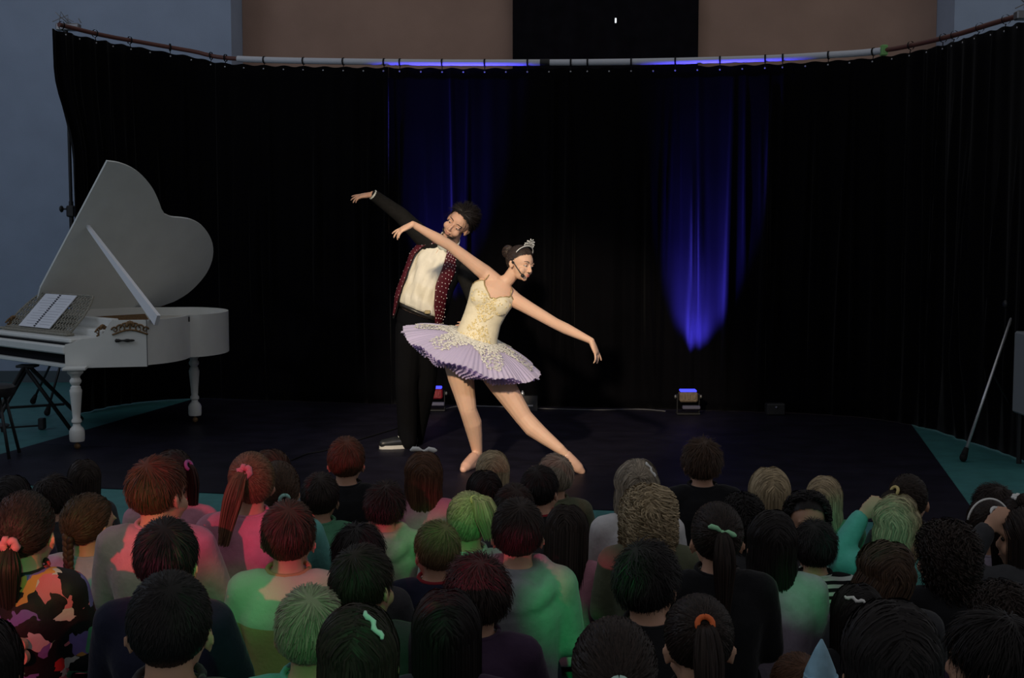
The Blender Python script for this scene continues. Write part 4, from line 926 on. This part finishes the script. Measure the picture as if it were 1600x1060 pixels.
def make_hair(style, seed):
    g = np.random.default_rng(seed); h = Hair(); h.cap(1.03)
    if style == 'neat': h.strands(short_pts(2700, g, .040, .10, .22, (.15, -.5, .85)), .0034, .4)
    elif style == 'tousled': h.strands(short_pts(2800, g, .055, .20, .60, (-.2, -.4, .9), f=6), .0036, .35)
    elif style == 'spiky': h.strands(short_pts(2700, g, .050, .26, .45, (.1, -.3, .95), f=9), .0036, .3)
    elif style == 'mop': h.strands(short_pts(3000, g, .075, .20, .30, (0, -.25, .97), 8, 1.05), .0036, .4)
    elif style == 'buzz': h.strands(short_pts(3200, g, .020, .05, .25, (.2, -.55, .8)), .0026, .5)
    elif style == 'long': h.strands(long_pts(2600, g, .33, 15, wave=.002), .0042, .5)
    elif style == 'bob': h.strands(long_pts(2700, g, .22, 12, lift=.10), .0042, .5)
    elif style == 'wavy': h.strands(long_pts(2600, g, .30, 15, lift=.12, wave=.007), .0042, .5)
    elif style == 'curly': h.strands(long_pts(1500, g, .27, 40, lift=.16, curl=.017), .0045, .6)
    elif style == 'tightcurl': h.strands(short_pts(1600, g, .05, .18, .8, (0, -.3, .95), f=8), .004, .5); P_ = long_pts(1300, g, .13, 26, lift=.22, curl=.010); h.strands(P_, .004, .6)
    elif style == 'curltop':
        P_ = long_pts(2200, g, .09, 20, lift=.22, curl=.010); q0 = nrmz((P_[:, 0] - HC) / HR); h.strands(P_[(q0[:, 1] < .45) | (q0[:, 2] > .80)], .004, .6)
    elif style in ('pony', 'ponyhigh', 'ponyside', 'ponylow'):
        T = {'pony': (0, -.95, .25), 'ponyhigh': (0, -.80, .62), 'ponyside': (-.50, -.80, .40), 'ponylow': (0, -.93, -.30)}[style]
        h.strands(geo_pts(2300, g, T, base=1.045, loose=.03), .0036, .7); h.strands(tail_pts(420, g, T, .23 if style != 'ponylow' else .18, .028, .045 if style != 'ponylow' else .02, drift=(-.05, 0) if style == 'ponyside' else (0, 0)), .0042, .5)
    elif style == 'updo':
        T = (.35, -.55, .78); h.strands(geo_pts(2300, g, T, base=1.045, loose=.06), .0038, .7); h.strands(tail_pts(380, g, T, .13, .04, .05, drift=(.03, 0)), .0045, .5)
    elif style == 'pigtails':
        for s_ in (-1, 1):
            T = (.82 * s_, -.35, .38); h.strands(geo_pts(1500, g, T, base=1.045, loose=.03, sel=lambda n: n[:, 0] * s_ > 0), .0036, .7); h.strands(tail_pts(260, g, T, .21, .022, .022), .0042, .5)
    elif style == 'halfup':
        h.strands(long_pts(2300, g, .28, 14, lift=.10, wave=.004), .0042, .5); h.strands(geo_pts(900, g, (0, -.85, .45), base=1.10, loose=.03, sel=lambda n: n[:, 2] > .35), .0036, .7)
    elif style == 'braid': h.strands(geo_pts(2500, g, (0, -.90, -.35), base=1.05, loose=.05), .0036, .7); braid_mesh(h, (0, -.90, -.40))
    elif style == 'bun':
        T = (0, -.62, .80); h.strands(geo_pts(2300, g, T, base=1.045, loose=.03), .0036, .7); c = Vector(HC + HR * nrmz(np.array(T)) * 1.18); h.raw(MB().ell(c, (.030, .028, .026))); h.strands(np.array([[np.array(c) + np.array([math.cos(a + t * 2) * .033 * math.sin(3.0 * t + .1), math.sin(a + t * 2) * .031 * math.sin(3.0 * t + .1), .030 * math.cos(3.0 * t + .1)]) for t in np.linspace(0, 1, 7)] for a in np.linspace(0, 6.28, 60)]), .006, .9)
    me = h.mesh('hair'); me.transform(Matrix.Scale(.95, 4)); return me
def acc_pos(T, r=1.08): return Vector(HC + HR * nrmz(np.array(T)) * r) * .95
TIE = {'pony': (0, -.95, .25), 'ponyhigh': (0, -.80, .62), 'ponyside': (-.50, -.80, .40), 'ponylow': (0, -.93, -.30), 'updo': (.35, -.55, .78), 'braid': (0, -.92, -.40), 'bun': (0, -.62, .80), 'halfup': (0, -.85, .45)}
def add_tie(parent, hM_, T, m, kind='tie'):
    d = Vector(nrmz(np.array(T))); rot = d.to_track_quat('Z', 'X').to_matrix(); p = acc_pos(T)
    a = [p + rot @ Vector((.016 * math.cos(t), .016 * math.sin(t), .004)) for t in np.linspace(0, 2 * math.pi, 15)]; mb = MB(); name = 'hair_tie'
    if kind == 'tie': mb.tube(a, .0065, 7)
    elif kind == 'scrunchie': mb.tube([q + Vector((0, 0, .003 * math.sin(9 * i))) for i, q in enumerate(a)], [.011 + .003 * math.sin(i * 2.6) for i in range(15)], 8); name = 'scrunchie'
    elif kind == 'bow':
        name = 'hair_bow'; up = Vector((0, 0, .010)); q = p - d * .004
        k_ = .72 if d.z < .9 else 1.0
        for s_ in (-1, 1): mb.tube([q, q + Vector((.022 * s_, -.002, .010 - .008 * s_ * (k_ < 1))) * k_, q + Vector((.044 * s_, 0, .010 - .006 * (s_ > 0) - .014 * s_ * (k_ < 1))) * k_, q + Vector((.056 * s_, 0, .004 - .018 * s_ * (k_ < 1))) * k_], [.004, .010 * k_, .011 * k_, .003], 8)
        mb.ell(q, (.008, .008, .008), None, 8, 6)
    elif kind == 'clip':
        name = 'hair_clip'; q = p + d * .004; u_ = d.orthogonal().normalized(); v_ = d.cross(u_)
        mb.tube([q + v_ * t + u_ * (.004 * math.sin(t * 200)) for t in np.linspace(-.032, .032, 11)], [.003, .005, .006, .0045, .006, .0045, .006, .0045, .006, .005, .003], 7)
    elif kind == 'band':
        name = 'hair_band'; mb.tube([Vector(HC + HR * np.array([math.cos(t), -.15, math.sin(t)]) * 1.08) * .95 for t in np.linspace(.15, math.pi - .15, 19)], .0045, 7)
    elif kind == 'flower':
        name = 'hair_flower'
        for k in range(6): mb.ell(p + rot @ Vector((.014 * math.cos(k * 1.047), .014 * math.sin(k * 1.047), .006)), (.010, .010, .007), None, 8, 6)
        mb.ell(p + d * .008, .007, None, 8, 6)
    me = mb.mesh(name); me.transform(hM_); me.materials.append(None); shade(me); return link(name, me, m, parent)

HAIRC = {'black': (.012, .009, .009), 'dark': (.024, .015, .012), 'brown': (.060, .032, .019), 'chestnut': (.095, .042, .022), 'light': (.165, .098, .052), 'blond': (.40, .31, .19), 'ash': (.30, .25, .19)}
def hair_mat(c): return mat(c + '_child_hair', HAIRC[c], .5, .22, island=.45)
SKIN = {'fair': mat('child_fair_skin', (.60, .34, .23), .5, .3, sss=.1, noise=.05, nscale=12), 'tan': mat('child_tan_skin', (.46, .25, .16), .5, .3, sss=.1, noise=.05, nscale=12)}
CL = {'black': (.012, .012, .014), 'navy': (.020, .022, .045), 'white': (.66, .65, .66), 'beige': (.50, .45, .36), 'grey': (.24, .25, .27), 'charcoal': (.05, .05, .055), 'lavender': (.42, .36, .46), 'pink': (.55, .24, .32), 'green': (.10, .30, .17), 'teal': (.14, .42, .38), 'red': (.32, .03, .04), 'plum': (.060, .035, .070), 'palegreen': (.46, .58, .48), 'olive': (.12, .13, .08), 'paleblue': (.36, .48, .60)}
def cloth_mat(c): return mat(c + '_jersey', CL[c], .85, .12, sheen=.15, noise=.10, nscale=35, bump=.30, bscale=45)
def stripe_mat(name, c1, c2, scale, lo=.5, zshift=0.0):
    if name in MATS: return MATS[name]
    m = mat(name, c1, .85, .12, bump=.25, bscale=45); nt = m.node_tree; b = nt.nodes['Principled BSDF']; tc = nt.nodes['Texture Coordinate']
    sp = nt.nodes.new('ShaderNodeSeparateXYZ'); nt.links.new(tc.outputs['Object'], sp.inputs[0])
    ma = nt.nodes.new('ShaderNodeMath'); ma.operation = 'MULTIPLY_ADD'; ma.inputs[1].default_value = scale; ma.inputs[2].default_value = zshift; nt.links.new(sp.outputs['Z'], ma.inputs[0])
    fr_ = nt.nodes.new('ShaderNodeMath'); fr_.operation = 'FRACT'; nt.links.new(ma.outputs[0], fr_.inputs[0])
    gt = nt.nodes.new('ShaderNodeMath'); gt.operation = 'GREATER_THAN'; gt.inputs[1].default_value = lo; nt.links.new(fr_.outputs[0], gt.inputs[0])
    mx = nt.nodes.new('ShaderNodeMix'); mx.data_type = 'RGBA'; mx.inputs['A'].default_value = (*c1, 1); mx.inputs['B'].default_value = (*c2, 1); nt.links.new(gt.outputs[0], mx.inputs['Factor']); nt.links.new(mx.outputs['Result'], b.inputs['Base Color']); return m
def graffiti_mat():
    m = mat('bright_patterned_jacket', (.02, .02, .02), .6, .25, bump=.2, bscale=45); nt = m.node_tree; b = nt.nodes['Principled BSDF']; tc = nt.nodes['Texture Coordinate']
    n = nt.nodes.new('ShaderNodeTexNoise'); n.inputs['Scale'].default_value = 9; nt.links.new(tc.outputs['Object'], n.inputs['Vector'])
    ad = nt.nodes.new('ShaderNodeMix'); ad.data_type = 'VECTOR'; ad.inputs['Factor'].default_value = .12; nt.links.new(tc.outputs['Object'], ad.inputs['A']); nt.links.new(n.outputs['Color'], ad.inputs['B'])
    v = nt.nodes.new('ShaderNodeTexVoronoi'); v.inputs['Scale'].default_value = 26; v.distance = 'CHEBYCHEV'; nt.links.new(ad.outputs['Result'], v.inputs['Vector'])
    sp = nt.nodes.new('ShaderNodeSeparateColor'); nt.links.new(v.outputs['Color'], sp.inputs[0])
    cr = nt.nodes.new('ShaderNodeValToRGB'); cr.color_ramp.interpolation = 'CONSTANT'; e = cr.color_ramp.elements
    cols = [(0, (.010, .010, .012)), (.50, (.55, .04, .04)), (.58, (.012, .012, .014)), (.66, (.62, .30, .08)), (.72, (.55, .55, .52)), (.78, (.20, .14, .42)), (.85, (.65, .18, .22)), (.92, (.10, .36, .20))]
    e[0].position = 0; e[0].color = (*cols[0][1], 1); e[1].position = cols[1][0]; e[1].color = (*cols[1][1], 1)
    for p, c in cols[2:]: q = e.new(p); q.color = (*c, 1)
    nt.links.new(sp.outputs[0], cr.inputs[0]); nt.links.new(cr.outputs['Color'], b.inputs['Base Color']); return m
def top_mat(c):
    if c == 'bwstripe': return stripe_mat('black_white_stripes', (.55, .58, .56), (.012, .012, .014), 42)
    if c == 'bandstripe': return stripe_mat('beige_orange_bands', (.50, .27, .15), (.52, .47, .40), 3.333, .5, -.967)
    if c == 'graffiti': return graffiti_mat()
    return cloth_mat(c)
TROUS = [mat('dark_denim', (.02, .025, .045), .85), mat('black_leggings', (.012, .012, .013), .85), mat('grey_joggers', (.10, .10, .11), .85)]
SOCK = mat('grey_socks', (.2, .2, .21), .9)
WIDE = {'long': .186, 'bob': .184, 'wavy': .190, 'curly': .205, 'tightcurl': .192, 'curltop': .190, 'mop': .178, 'pigtails': .180, 'halfup': .190, 'tousled': .176, 'spiky': .172, 'buzz': .158, 'neat': .166}
TOPH = {'mop': .118, 'spiky': .124, 'tousled': .120, 'curly': .126, 'tightcurl': .126, 'buzz': .106, 'bun': .135}
seedn = [0]
def kid(cx, ytop, w, style, hc, top, label, hv='fwd', yaw=0.0, arm=None, skin='fair', acc=(), hood=False, pref=1.0, dd=0.0):
    i = seedn[0]; seedn[0] += 1
    kw = WIDE.get(style, .168); th = TOPH.get(style, .113); best = None
    r = ray(cx, ytop); k = -r.z / r.y
    for bn, (hz, pose) in BINS.items():
        tot = hz + HEADZ + th * .95 + .003; s = CAM_H / (tot + k * (kw * FPX / w + dd)); c = abs(math.log(s / pref))
        if best is None or c < best[0]: best = (c, bn, s)
    _, bn, s = best; hz, pose = BINS[bn]; d = kw * s * FPX / w + dd * s
    base = Vector((r.x / r.y * d, d, 0)) - Matrix.Rotation(math.radians(yaw), 3, 'Z') @ Vector((0, .045 * s, 0))
    arm = arm or ('lap', 'hug')[i % 2]
    o = thing('person', base, label, 'child', 'children seated in front of the stage'); o.scale = (s, s, s); o.rotation_euler = (0, 0, math.radians(yaw))
    hm = head_m(hz, hv)
    link('body', kid_mesh(bn, arm, hv, 'skin'), SKIN[skin], o)
    tp = link('hoodie' if hood else 'shirt', kid_mesh(bn, arm, hv, 'hood' if hood else 'shirt'), top_mat(top), o)
    link('trousers', kid_mesh(bn, arm, hv, 'legs'), TROUS[i % 3], o); link('socks', kid_mesh(bn, arm, hv, 'feet'), SOCK, o)
    if not hood:
        def cm():
            mb = MB(); mb.tube([Vector((.060 * math.cos(t), .022 + .055 * math.sin(t), .323 + .010 * math.sin(t))) for t in np.linspace(0, 2 * math.pi, 21)], .0075, 7); me = mb.mesh('collar'); me.materials.append(None); shade(me); return me
        cl = link('collar', cached('collar', cm), top_mat(acc[1]) if len(acc) > 1 and acc[0] == 'collar' else tp.material_slots[0].material, o); cl.location = (0, 0, hz)
    hr_ = link('hair', cached((style, i % 2 if style in ('neat', 'long', 'bob', 'tousled') else 0), lambda: make_hair(style, 40 + (i % 2) * 7 + len(style))), hair_mat(hc), o); hr_.matrix_local = hm
    def em():
        mb = MB()
        for x in (-1, 1): mb.ell((.0285 * x, .0745 * .95 - .003, -.008), (.0115, .008, .009), None, 10, 7)
        me = mb.mesh('eyes'); me.materials.append(None); shade(me); return me
    def lm():
        mb = MB().tube([Vector((.018 * t, .0868 - .009 * t * t, -.0695 + .002 * abs(t))) for t in np.linspace(-1, 1, 7)], [.001, .0028, .0038, .0038, .0038, .0028, .001], 6); me = mb.mesh('lips'); me.materials.append(None); shade(me); return me
    for nm, fn, m in (('eyes', em, irisd), ('lips', lm, lip_m)):
        e = link(nm, cached(nm, fn), m, o); e.matrix_local = hm
    a = list(acc)
    while a:
        kd = a.pop(0)
        if kd == 'collar': a.pop(0); continue
        colr = a.pop(0); T = TIE.get(style, (0, -.5, .85))
        if kd == 'at': T = colr; kd = a.pop(0); colr = a.pop(0)
        if style == 'pigtails' and kd == 'tie':
            for sx in (-1, 1): add_tie(o, hm, (.82 * sx, -.35, .38), mat('tie_' + colr, ACC[colr], .6), kd)
        else: add_tie(o, hm, T, mat('tie_' + colr, ACC[colr], .6), kd)
    KIDS.append((o, cx, ytop, s, d, bn)); return o
KIDS = []
ACC = {'pink': (.75, .25, .30), 'white': (.80, .80, .78), 'teal': (.35, .70, .62), 'green': (.35, .72, .42), 'orange': (.80, .16, .04), 'yellow': (.75, .60, .25), 'purple': (.35, .12, .35), 'mint': (.55, .80, .70)}

# front rows first (far from the camera), then nearer rows
kid(541, 682, 62, 'neat', 'chestnut', 'black', 'boy with short chestnut hair and black shirt sitting nearest the stage left of the dancers', arm='lap')
kid(1097, 682, 63, 'spiky', 'brown', 'black', 'boy in a black t-shirt sitting tall in the front row on the right')
kid(130, 718, 58, 'bob', 'dark', 'charcoal', 'dark-haired child in front of the piano leg at the far left', 'left')
kid(84, 741, 62, 'tousled', 'dark', 'charcoal', 'dark-haired child between the piano leg and the left frame edge', 'right')
kid(18, 742, 70, 'long', 'black', 'plum', 'black-haired child at the left frame edge in front of the piano stool', dd=-0.3)
kid(270, 701, 84, 'pigtails', 'dark', 'pink', 'girl with dark pigtails half hidden behind the red-lit boy', acc=('tie', 'purple'), dd=0.3)
kid(425, 702, 70, 'bob', 'brown', 'grey', 'brown-haired child behind the two ponytailed girls on the left', 'right', dd=.25)
kid(770, 703, 62, 'long', 'blond', 'white', 'blond girl with straight hair directly in front of the ballerina foot')
kid(662, 704, 78, 'long', 'chestnut', 'pink', 'girl with long chestnut hair and a white bow on top', acc=('at', (0, .05, 1.0), 'bow', 'white'), dd=0.5)
kid(866, 709, 58, 'neat', 'ash', 'olive', 'boy with short light brown hair in front of the pointed foot', 'left')
kid(995, 718, 82, 'halfup', 'ash', 'white', 'girl with half-up light hair and a white top beside the curly child', acc=('at', (.55, -.5, .68), 'clip', 'white'))
kid(845, 727, 60, 'neat', 'black', 'black', 'boy with black hair and a red collar in front of the light-haired boy', 'right', acc=('collar', 'red'), dd=-0.15)
kid(1202, 730, 74, 'bob', 'blond', 'charcoal', 'blond child with a bob right of the boy in the black t-shirt')
kid(755, 735, 66, 'bob', 'black', 'charcoal', 'black-haired child just below the straight-haired blond girl', 'left', dd=0.3)
kid(500, 738, 64, 'neat', 'dark', 'green', 'boy in a green shirt with greyish dark hair below the chestnut-haired boy')
kid(1421, 740, 68, 'ponyside', 'dark', 'charcoal', 'girl with a dark side ponytail and yellow tie near the mat corner', 'right', acc=('tie', 'yellow'))
kid(1290, 743, 66, 'long', 'blond', 'green', 'girl with long ash blond hair in the front row on the right', 'right')
kid(602, 750, 64, 'spiky', 'dark', 'beige', 'boy with spiky dark hair in a beige hoodie left of the bow girl', hood=True, dd=-0.02)
kid(1013, 752, 96, 'curly', 'blond', 'olive', 'child with a mass of light curly hair right of centre')
kid(1552, 754, 64, 'tousled', 'dark', 'charcoal', 'dark-haired child on the teal floor near the right edge', 'left')
kid(1590, 764, 66, 'bun', 'dark', 'plum', 'dark-haired girl with a white flower in her hair at the right edge', acc=('at', (-.25, -.35, .95), 'flower', 'white'))
kid(803, 755, 74, 'neat', 'dark', 'charcoal', 'dark-haired child whose head rises just behind the green hoodie boy', dd=.3)
kid(390, 705, 84, 'ponyside', 'light', 'pink', 'girl with a reddish side ponytail and pink tie in a pink top', acc=('scrunchie', 'pink'), hv='left', dd=0.15)
kid(432, 719, 82, 'ponylow', 'brown', 'teal', 'girl with a low brown ponytail and teal tie behind the banded-shirt boy', acc=('tie', 'teal'), hv='left', dd=0.4)
kid(732, 768, 76, 'updo', 'blond', 'palegreen', 'girl with light hair swept up in a loose updo left of the green hoodie', acc=('tie', 'yellow'))
kid(247, 712, 90, 'neat', 'chestnut', 'pink', 'red-lit boy with one ear showing in a pink shirt on the left', 'right')  # white shirt; the pink jersey puts the pink light into its colour
jk = kid(38, 765, 90, 'ponylow', 'dark', 'graffiti', 'girl in a bright patterned jacket with a pink scrunchie at the left edge', acc=('scrunchie', 'pink'), dd=-.5)
tcu = bpy.data.curves.new('numeral', 'FONT'); tcu.body = '3'; tcu.size = .095; tcu.extrude = .010; tcu.align_x = 'CENTER'
tob = bpy.data.objects.new('tmp', tcu); COL.objects.link(tob); bpy.context.view_layer.update(); tme = bpy.data.meshes.new_from_object(tob.evaluated_get(bpy.context.evaluated_depsgraph_get())); bpy.data.objects.remove(tob); bpy.data.curves.remove(tcu)
tme.materials.clear(); tme.materials.append(None); num = link('printed_numeral', tme, mat('orange_print', (.70, .36, .25), .6), jk); num.rotation_euler = (math.radians(84), math.radians(-8), 0); num.location = (.048, -.122, BINS[KIDS[-1][5]][0] + .115)
kid(140, 770, 98, 'braid', 'brown', 'lavender', 'girl with braided brown hair right of the patterned jacket', 'right', dd=0.75)
kid(1160, 768, 62, 'tightcurl', 'black', 'charcoal', 'black curly head between the black t-shirt boy and the blond bob', dd=-0.85)
kid(1262, 772, 80, 'curltop', 'black', 'charcoal', 'child with black curls turned towards the camera on the right', 'back', skin='tan', dd=0.28)
kid(1403, 773, 82, 'wavy', 'blond', 'teal', 'blond girl in a teal top holding one hand to her head', arm='raise', hv='right')
kid(1542, 778, 72, 'ponyhigh', 'dark', 'lavender', 'girl with a high dark ponytail and white tie near the right edge', acc=('tie', 'white', 'band', 'white'))
kid(1606, 790, 84, 'bob', 'dark', 'charcoal', 'child seen in profile with a hand at the mouth at the right edge', 'side', arm='raise', dd=-0.15)
kid(451, 781, 94, 'neat', 'brown', 'bandstripe', 'boy with short brown hair in a beige shirt with orange bands', dd=0.1)
kid(1120, 783, 92, 'pony', 'dark', 'black', 'girl in black with a dark ponytail and pale green bow', acc=('bow', 'green'))
kid(387, 793, 64, 'tousled', 'dark', 'black', 'small dark-haired boy in black left of the banded-shirt boy', 'left', dd=0.45)
kid(1206, 796, 84, 'long', 'black', 'lavender', 'girl with long black hair in a lavender shirt lit green', dd=-0.42)
kid(260, 808, 106, 'neat', 'black', 'navy', 'boy with black hair in a navy jacket below the red-lit boy')
kid(1273, 810, 74, 'tousled', 'black', 'bwstripe', 'dark-haired child in a black and white striped shirt', pref=1.05, dd=0.05)
kid(1478, 810, 102, 'tightcurl', 'dark', 'black', 'child with dark curls and a black top on the right', 'left', dd=0.2)
kid(681, 813, 76, 'neat', 'light', 'navy', 'boy with light brown hair and a red collar left of the green hoodie', acc=('collar', 'red'), hv='left')
kid(560, 815, 90, 'mop', 'black', 'charcoal', 'black mop-haired child behind the dark crown-whorl boy', dd=.1)
kid(809, 778, 88, 'neat', 'dark', 'grey', 'boy in a grey hoodie lit green in the middle', hood=True)
kid(886, 790, 80, 'bob', 'dark', 'pink', 'child in a pink top mostly hidden behind the grey hoodie boy', hv='down', yaw=-8, dd=0.05)
kid(1013, 842, 110, 'tousled', 'black', 'black', 'black-haired boy in black in front of the curly child', 'right')
kid(1380, 845, 98, 'wavy', 'brown', 'charcoal', 'child with tousled greyish brown hair right of the striped shirt', 'tilt', dd=-0.12)
kid(568, 850, 98, 'neat', 'dark', 'charcoal', 'dark-haired boy with a visible crown whorl in front of the mop-haired child', 'right', dd=-0.1)
kid(743, 862, 102, 'tousled', 'dark', 'plum', 'boy with dark tousled hair in a plum top in front of the grey hoodie', 'left', dd=-0.22)
kid(265, 895, 138, 'buzz', 'black', 'charcoal', 'boy with a close-cropped black head at the front left', yaw=4)
kid(1565, 905, 98, 'tightcurl', 'dark', 'plum', 'dark curly-haired child at the lower right behind the profile boy')
kid(1340, 912, 96, 'bob', 'black', 'black', 'black-haired child with a white twisted clip at the lower right', acc=('at', (-.35, -.65, .66), 'clip', 'white'))
kid(485, 914, 118, 'neat', 'ash', 'teal', 'boy with short ash blond hair lit green at the front', dd=0.0)
kid(698, 920, 126, 'bob', 'black', 'plum', 'black-haired girl at the front below the plum-top boy')
kid(1092, 930, 132, 'pony', 'dark', 'black', 'girl with dark hair and an orange hair tie at the front', acc=('tie', 'orange'), hv='down', dd=0.18)
kid(1391, 935, 182, 'long', 'black', 'black', 'nearest girl with long black hair at the lower right')
kid(560, 942, 138, 'long', 'dark', 'charcoal', 'dark-haired girl with a mint clip at the front beside the ash blond boy', acc=('at', (.45, -.55, .7), 'clip', 'mint'), dd=-0.25)
kid(1550, 952, 128, 'mop', 'black', 'charcoal', 'boy in the lower right corner with his cheek and ear showing', 'side')
kid(960, 966, 138, 'ponylow', 'dark', 'charcoal', 'girl with dark hair and a mint hair tie at the bottom centre', acc=('tie', 'mint'), hv='down', dd=-0.22)
kid(1246, 1022, 92, 'buzz', 'chestnut', 'red', 'child with a cropped reddish head low at the bottom right of centre', 'fwd')
kid(-24, 965, 135, 'long', 'black', 'black', 'black-haired child cut by the lower left frame edge', dd=0.0)
if False:
    for o, cx, yt, s, d, bn in KIDS: print('KID %4d %4d s=%.2f d=%.2f %s  %s' % (cx, yt, s, d, bn, o['label'][:40]))
# pale blue paper cone held at the bottom
q = P(1283, 1040, 2.35)
pc = thing('paper_cone', q - Vector((0, 0, .20)), 'pale blue pointed paper cone at the bottom beside the nearest girl', 'paper cone')
mbc = MB().rings([[q + Vector((r0 * math.cos(a) * (1 + .08 * math.sin(3 * a)), r0 * math.sin(a), z_)) for a in np.linspace(0, 6.28, 15)[:-1]] for r0, z_ in ((.060, -.20), (.045, -.10), (.028, -.01), (.012, .03), (.002, .050))])
mbc.build('cone', mat('pale_blue_paper', (.30, .52, .66), .6, .3, noise=.25, nscale=30), pc, True)
MB().tube([q + Vector((.030 * math.cos(a), .030 * math.sin(a), -.02)) for a in np.linspace(0, 6.28, 15)], .003, 5).build('folded_rim', MATS['pale_blue_paper'], pc, True)
# ------------------------------------------------------------------ coloured party beams over the audience
def aim(px, py, Y): return P(px, py, Y)
beam('green_beam', GS, aim(890, 955, 3.7), 700, GREEN, 2.5)
beam('green_beam', GS, aim(362, 930, 3.6), 420, GREEN, 2.6)
beam('green_beam', GS2, aim(1262, 925, 3.9), 400, GREEN, 1.7)
beam('green_beam', GS, aim(500, 1000, 2.9), 180, GREEN, 6.0)
beam('green_beam', GS, aim(690, 845, 4.9), 460, GREEN, 3.0)
beam('green_beam', GS2, aim(1345, 840, 4.8), 260, TEAL, 3.0)
beam('green_beam', GS, aim(140, 900, 4.0), 260, GREEN, 5.0)
beam('red_beam', RS, aim(250, 760, 3.9), 260, RED, 6.0)
beam('red_beam', RS, aim(30, 920, 3.4), 420, RED, 6.5)
beam('red_beam', RS, aim(370, 780, 4.4), 260, PINK, 5.0)
beam('red_beam', RS, aim(630, 865, 4.9), 520, PINK, 4.5)
beam('red_beam', RS, aim(912, 900, 4.2), 1000, PINK, 2.0)
beam('red_beam', RS, aim(860, 745, 5.6), 160, RED, 3.5)
